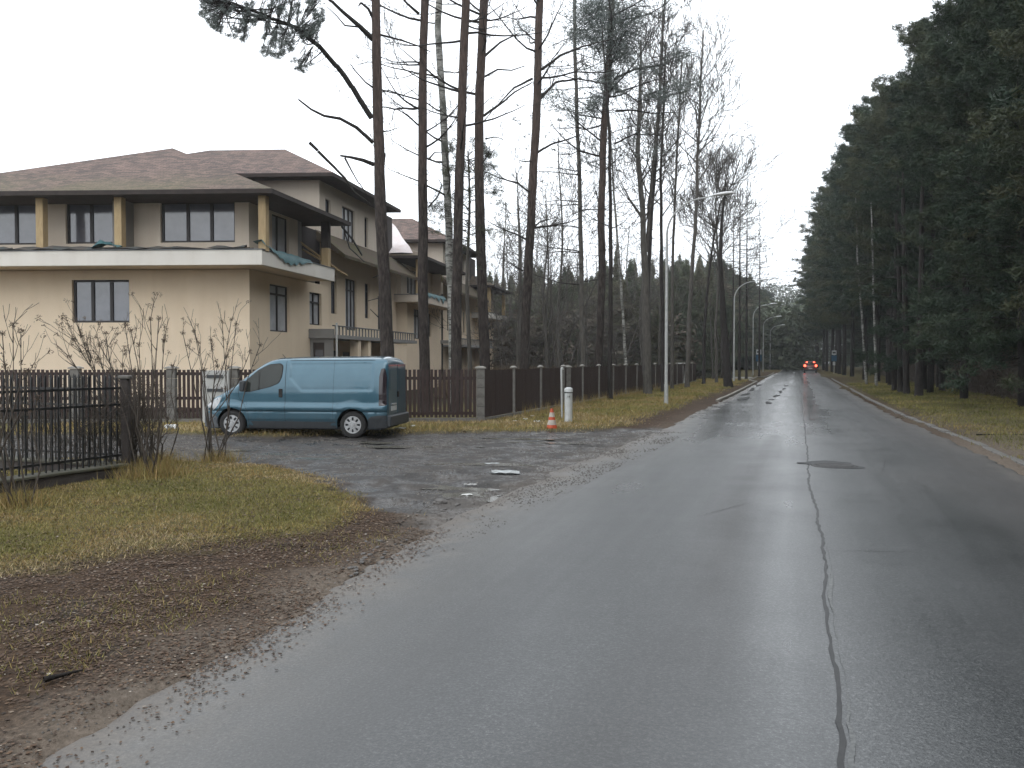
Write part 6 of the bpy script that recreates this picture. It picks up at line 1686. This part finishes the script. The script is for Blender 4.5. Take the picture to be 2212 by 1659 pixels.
b2_ = G(322, 1040); make_shrub(b2_, dtips(b2_.y, [(228,720),(270,702),(282,712),(325,690),(343,688),(215,745),(355,735),(300,745)]), 'tall bare shrub with seed heads beside the end pillar of the iron railing', 4)
b4 = G(300, 1025); make_shrub(b4, dtips(b4.y, [(160,735),(175,725),(188,745),(150,770),(215,775),(265,790),(240,800),(290,800),(310,830)]), 'lower tangled shrub leaning left over the iron railing', 5, dense=3)
b5 = G(30, 1106); make_shrub(b5, dtips(b5.y, [(5,720),(28,702),(45,715),(-20,730),(60,800),(12,790),(80,860),(-40,760)]), 'bare shrub at the left edge of the picture in front of the stone pillar', 6)
b6 = G(340, 1012); make_shrub(b6, dtips(b6.y, [(330,830),(355,850),(372,790),(345,870),(362,905),(310,860),(300,880)]), 'short twiggy shrub right of the railing pillar on the lawn', 7, dense=3)
# thicket of stems against the railing corner
r_ = random.Random(123); S = []; base = G(285, 1030)
t = thing('twig_thicket', base, 'dense brown twig thicket covering the corner of the iron railing', 'thicket')
for i in range(64):
    q = Vector((r_.gauss(-.12,.2), r_.gauss(0,.2), 0)); grow(S, [], r_, q, Vector((r_.uniform(-.25,.22), r_.uniform(-.2,.2), 1)).normalized(), r_.uniform(.45,.95), .011, 2, .12, .06, (1,3), (.25,.8), (.4,.7), 5, .0035)
obj_me('stems', segs_mesh('stems', S, M['twig'], 3), t)
S = []; base = G(120, 1052)
t = thing('twig_thicket', base, 'thin brown twigs grown through the iron railing bars at the far left', 'thicket')
for i in range(46):
    f = r_.uniform(-1.3, .9); q = kd*f + Vector((r_.gauss(0,.12), r_.gauss(.1,.12), 0)); grow(S, [], r_, q, Vector((r_.uniform(-.25,.22), r_.uniform(-.2,.2), 1)).normalized(), r_.uniform(.5,.95), .009, 2, .14, .06, (1,3), (.25,.8), (.4,.7), 5, .0032)
obj_me('stems', segs_mesh('stems', S, M['twig'], 3), t)
# dry tufts at the shrub feet
xs_, ys_ = [], []
for c, n_, s_ in ((b2_, 1500, .28), (b3, 700, .22), (b6, 700, .22), (b5, 400, .2), (b4, 700, .25)):
    xs_ += list(np.random.default_rng(3).normal(c.x, s_, n_)); ys_ += list(np.random.default_rng(4).normal(c.y, s_*.8, n_))
x, y = np.array(xs_), np.array(ys_)
o = blades('dry_tufts', x, y, rng.uniform(.08, .32, len(x)), rng.uniform(.003, .006, len(x)), rng.uniform(.45, .95, len(x)), M['grass'], .45, 20); tag(o, 'dry brown grass tufts at the feet of the shrubs', 'dry grass', kind='stuff')
# weeds in front of the road fence
x = []; y = []
for a in np.arange(27, 60, .06):
    p = R(-8.5 + rng.normal(0, .15), a); x.append(p.x); y.append(p.y)
x, y = np.array(x*3) + rng.normal(0,.05,len(x)*3), np.array(y*3) + rng.normal(0,.05,len(y)*3)
o = blades('fence_weeds', x, y, rng.uniform(.12, .5, len(x)), rng.uniform(.004, .008, len(x)), rng.uniform(.5, 1, len(x)), M['grass'], .25, 24); tag(o, 'dry weeds standing along the foot of the road fence', 'weeds', kind='stuff')

# ------------------------------------------------------------------ scraps, stones, branches
def scrap(name, pos, w, d, label, cat, mat, seed, hgt=.03, group=None, rz=0):
    r_ = random.Random(seed); n = 7; mb = MB(); vs = []
    z0 = float(ground_h(np.array([pos.x]), np.array([pos.y]))[0])
    for i in range(n):
        for j in range(n):
            e = 1 - abs(2*i/(n-1)-1)**3*.3
            vs.append(((i/(n-1)-.5)*w + r_.uniform(-.06,.06)*w, (j/(n-1)-.5)*d*e + r_.uniform(-.08,.08)*d, r_.uniform(0, hgt)))
    mb.add(vs, [(i*n+j, (i+1)*n+j, (i+1)*n+j+1, i*n+j+1) for i in range(n-1) for j in range(n-1)])
    o = mb.build(name, mat, None, loc=(pos.x, pos.y, z0 + .012), smooth=False); o.rotation_euler = (0,0,rz); return tag(o, label, cat, group)
scrap('ice_patch', G(1092,1022), .50, .30, 'crumpled pale ice patch in the middle of the side street mouth', 'ice patch', M['ice'], 1, .05)
scrap('ice_patch', G(1088,1085), .27, .07, 'thin white ice scrap lying at the edge of the main road', 'ice patch', M['scrap_w'] if 'scrap_w' in M else M['white_scrap'], 2, .02)
scrap('ice_patch', G(1009,1070), .15, .09, 'small white ice scrap beside the gravel puddle', 'ice patch', M['white_scrap'], 3, .02)
scrap('ice_patch', G(1016,1045), .2, .05, 'narrow white ice sliver behind the small scrap', 'ice patch', M['white_scrap'], 4, .02)
scrap('ice_patch', G(1062,1005), .26, .08, 'flat pale ice strip behind the crumpled patch', 'ice patch', M['ice'], 5, .02)
scrap('plastic_bag', G(369,935), .30, .22, 'white crumpled plastic bag on the grass strip left of the van', 'bag', M['white_scrap'], 6, .14)
for i, (x_, y_, w_) in enumerate([(690,929,.22),(745,927,.16),(760,933,.12),(870,934,.18),(893,928,.14),(858,935,.12),(1160,918,.2),(1135,912,.14),(1112,917,.1),(1150,905,.12)]):
    scrap('litter_scrap', G(x_, y_), w_, w_*.6, 'small white litter scrap in the dry grass strip below the fence', 'litter', M['white_scrap'], 10+i, .05, 'white litter scraps in the dry grass strip')
def stone(pos, s, seed, label, group):
    r_ = random.Random(seed); bm = bmesh.new(); bmesh.ops.create_icosphere(bm, subdivisions=2, radius=s)
    for v in bm.verts: v.co = Vector((v.co.x*1.2, v.co.y, v.co.z*.6)) * r_.uniform(.8, 1.15)
    me = bpy.data.meshes.new('stone'); bm.to_mesh(me); bm.free(); me.materials.append(M['stone'])
    z0 = float(ground_h(np.array([pos.x]), np.array([pos.y]))[0]); o = obj_me('stone', me, None, (pos.x, pos.y, z0 + s*.25)); return tag(o, label, 'stone', group)
stone(G(952,1089), .07, 1, 'dark fist-sized stone lying in the shallow puddle', None)
r_ = random.Random(66)
for i in range(34):
    x_ = r_.uniform(740, 900); y_ = 1180 + (x_-900)*-.32 + r_.gauss(0, 14); stone(G(x_, y_), r_.uniform(.010,.026), 100+i, 'small grey stone at the broken edge of the asphalt', 'small stones along the broken asphalt edge')
for i in range(30):
    x_ = r_.uniform(880, 1080); y_ = 1105 + r_.gauss(0, 10); stone(G(x_, y_), r_.uniform(.012,.032), 200+i, 'small grey stone at the broken edge of the asphalt', 'small stones along the broken asphalt edge')
for i, (x_, y_, l_, a_, lab) in enumerate([(1895,905,1.0,.2,'dark fallen branch on the right verge grass'),(2110,946,.8,.5,'short dark branch lying near the right road edge'),(95,1490,.22,.4,'short wet stick in the leaf litter at lower left')]):
    p = G(x_, y_); S = []; rr = random.Random(i); z0 = float(ground_h(np.array([p.x]), np.array([p.y]))[0]) + .03
    t = thing('fallen_branch', (p.x, p.y, z0), lab, 'branch'); grow(S, [], rr, Vector((0,0,0)), Vector((math.cos(a_), math.sin(a_), .0)), l_, .02, 2 if l_ > .5 else 0, .15, -.01, (1,2), (.4,.8), (.4,.6), 5, .004); S = [((a[0],a[1],max(0,a[2])),(b[0],b[1],max(0,b[2])),c,d) for a,b,c,d in S]
    obj_me('wood', segs_mesh('wood', S, M['bark_dark'], 5), t)

# ------------------------------------------------------------------ damp air
mh_ = bpy.data.materials.new('damp_air'); mh_.use_nodes = True; th_ = mh_.node_tree; th_.nodes.clear()
oh_ = th_.nodes.new('ShaderNodeOutputMaterial'); ph_ = th_.nodes.new('ShaderNodeVolumePrincipled')
ph_.inputs['Color'].default_value = (0.92, 0.95, 0.97, 1); ph_.inputs['Density'].default_value = 0.0005
th_.links.new(ph_.outputs[0], oh_.inputs['Volume'])
mb = MB(); mb.box(-560, 560, -560, 560, -1.2, 36); o = mb.build('haze', mh_); tag(o, 'thin damp haze over the road and the woods', kind='stuff')

for o in list(scene.objects):
    if o.type == 'MESH' and o.parent is not None and o.name.split('.')[0] in ('limbs', 'branches', 'needles', 'crown', 'stems', 'seed_heads', 'wood'):
        o['kind'] = 'stuff'
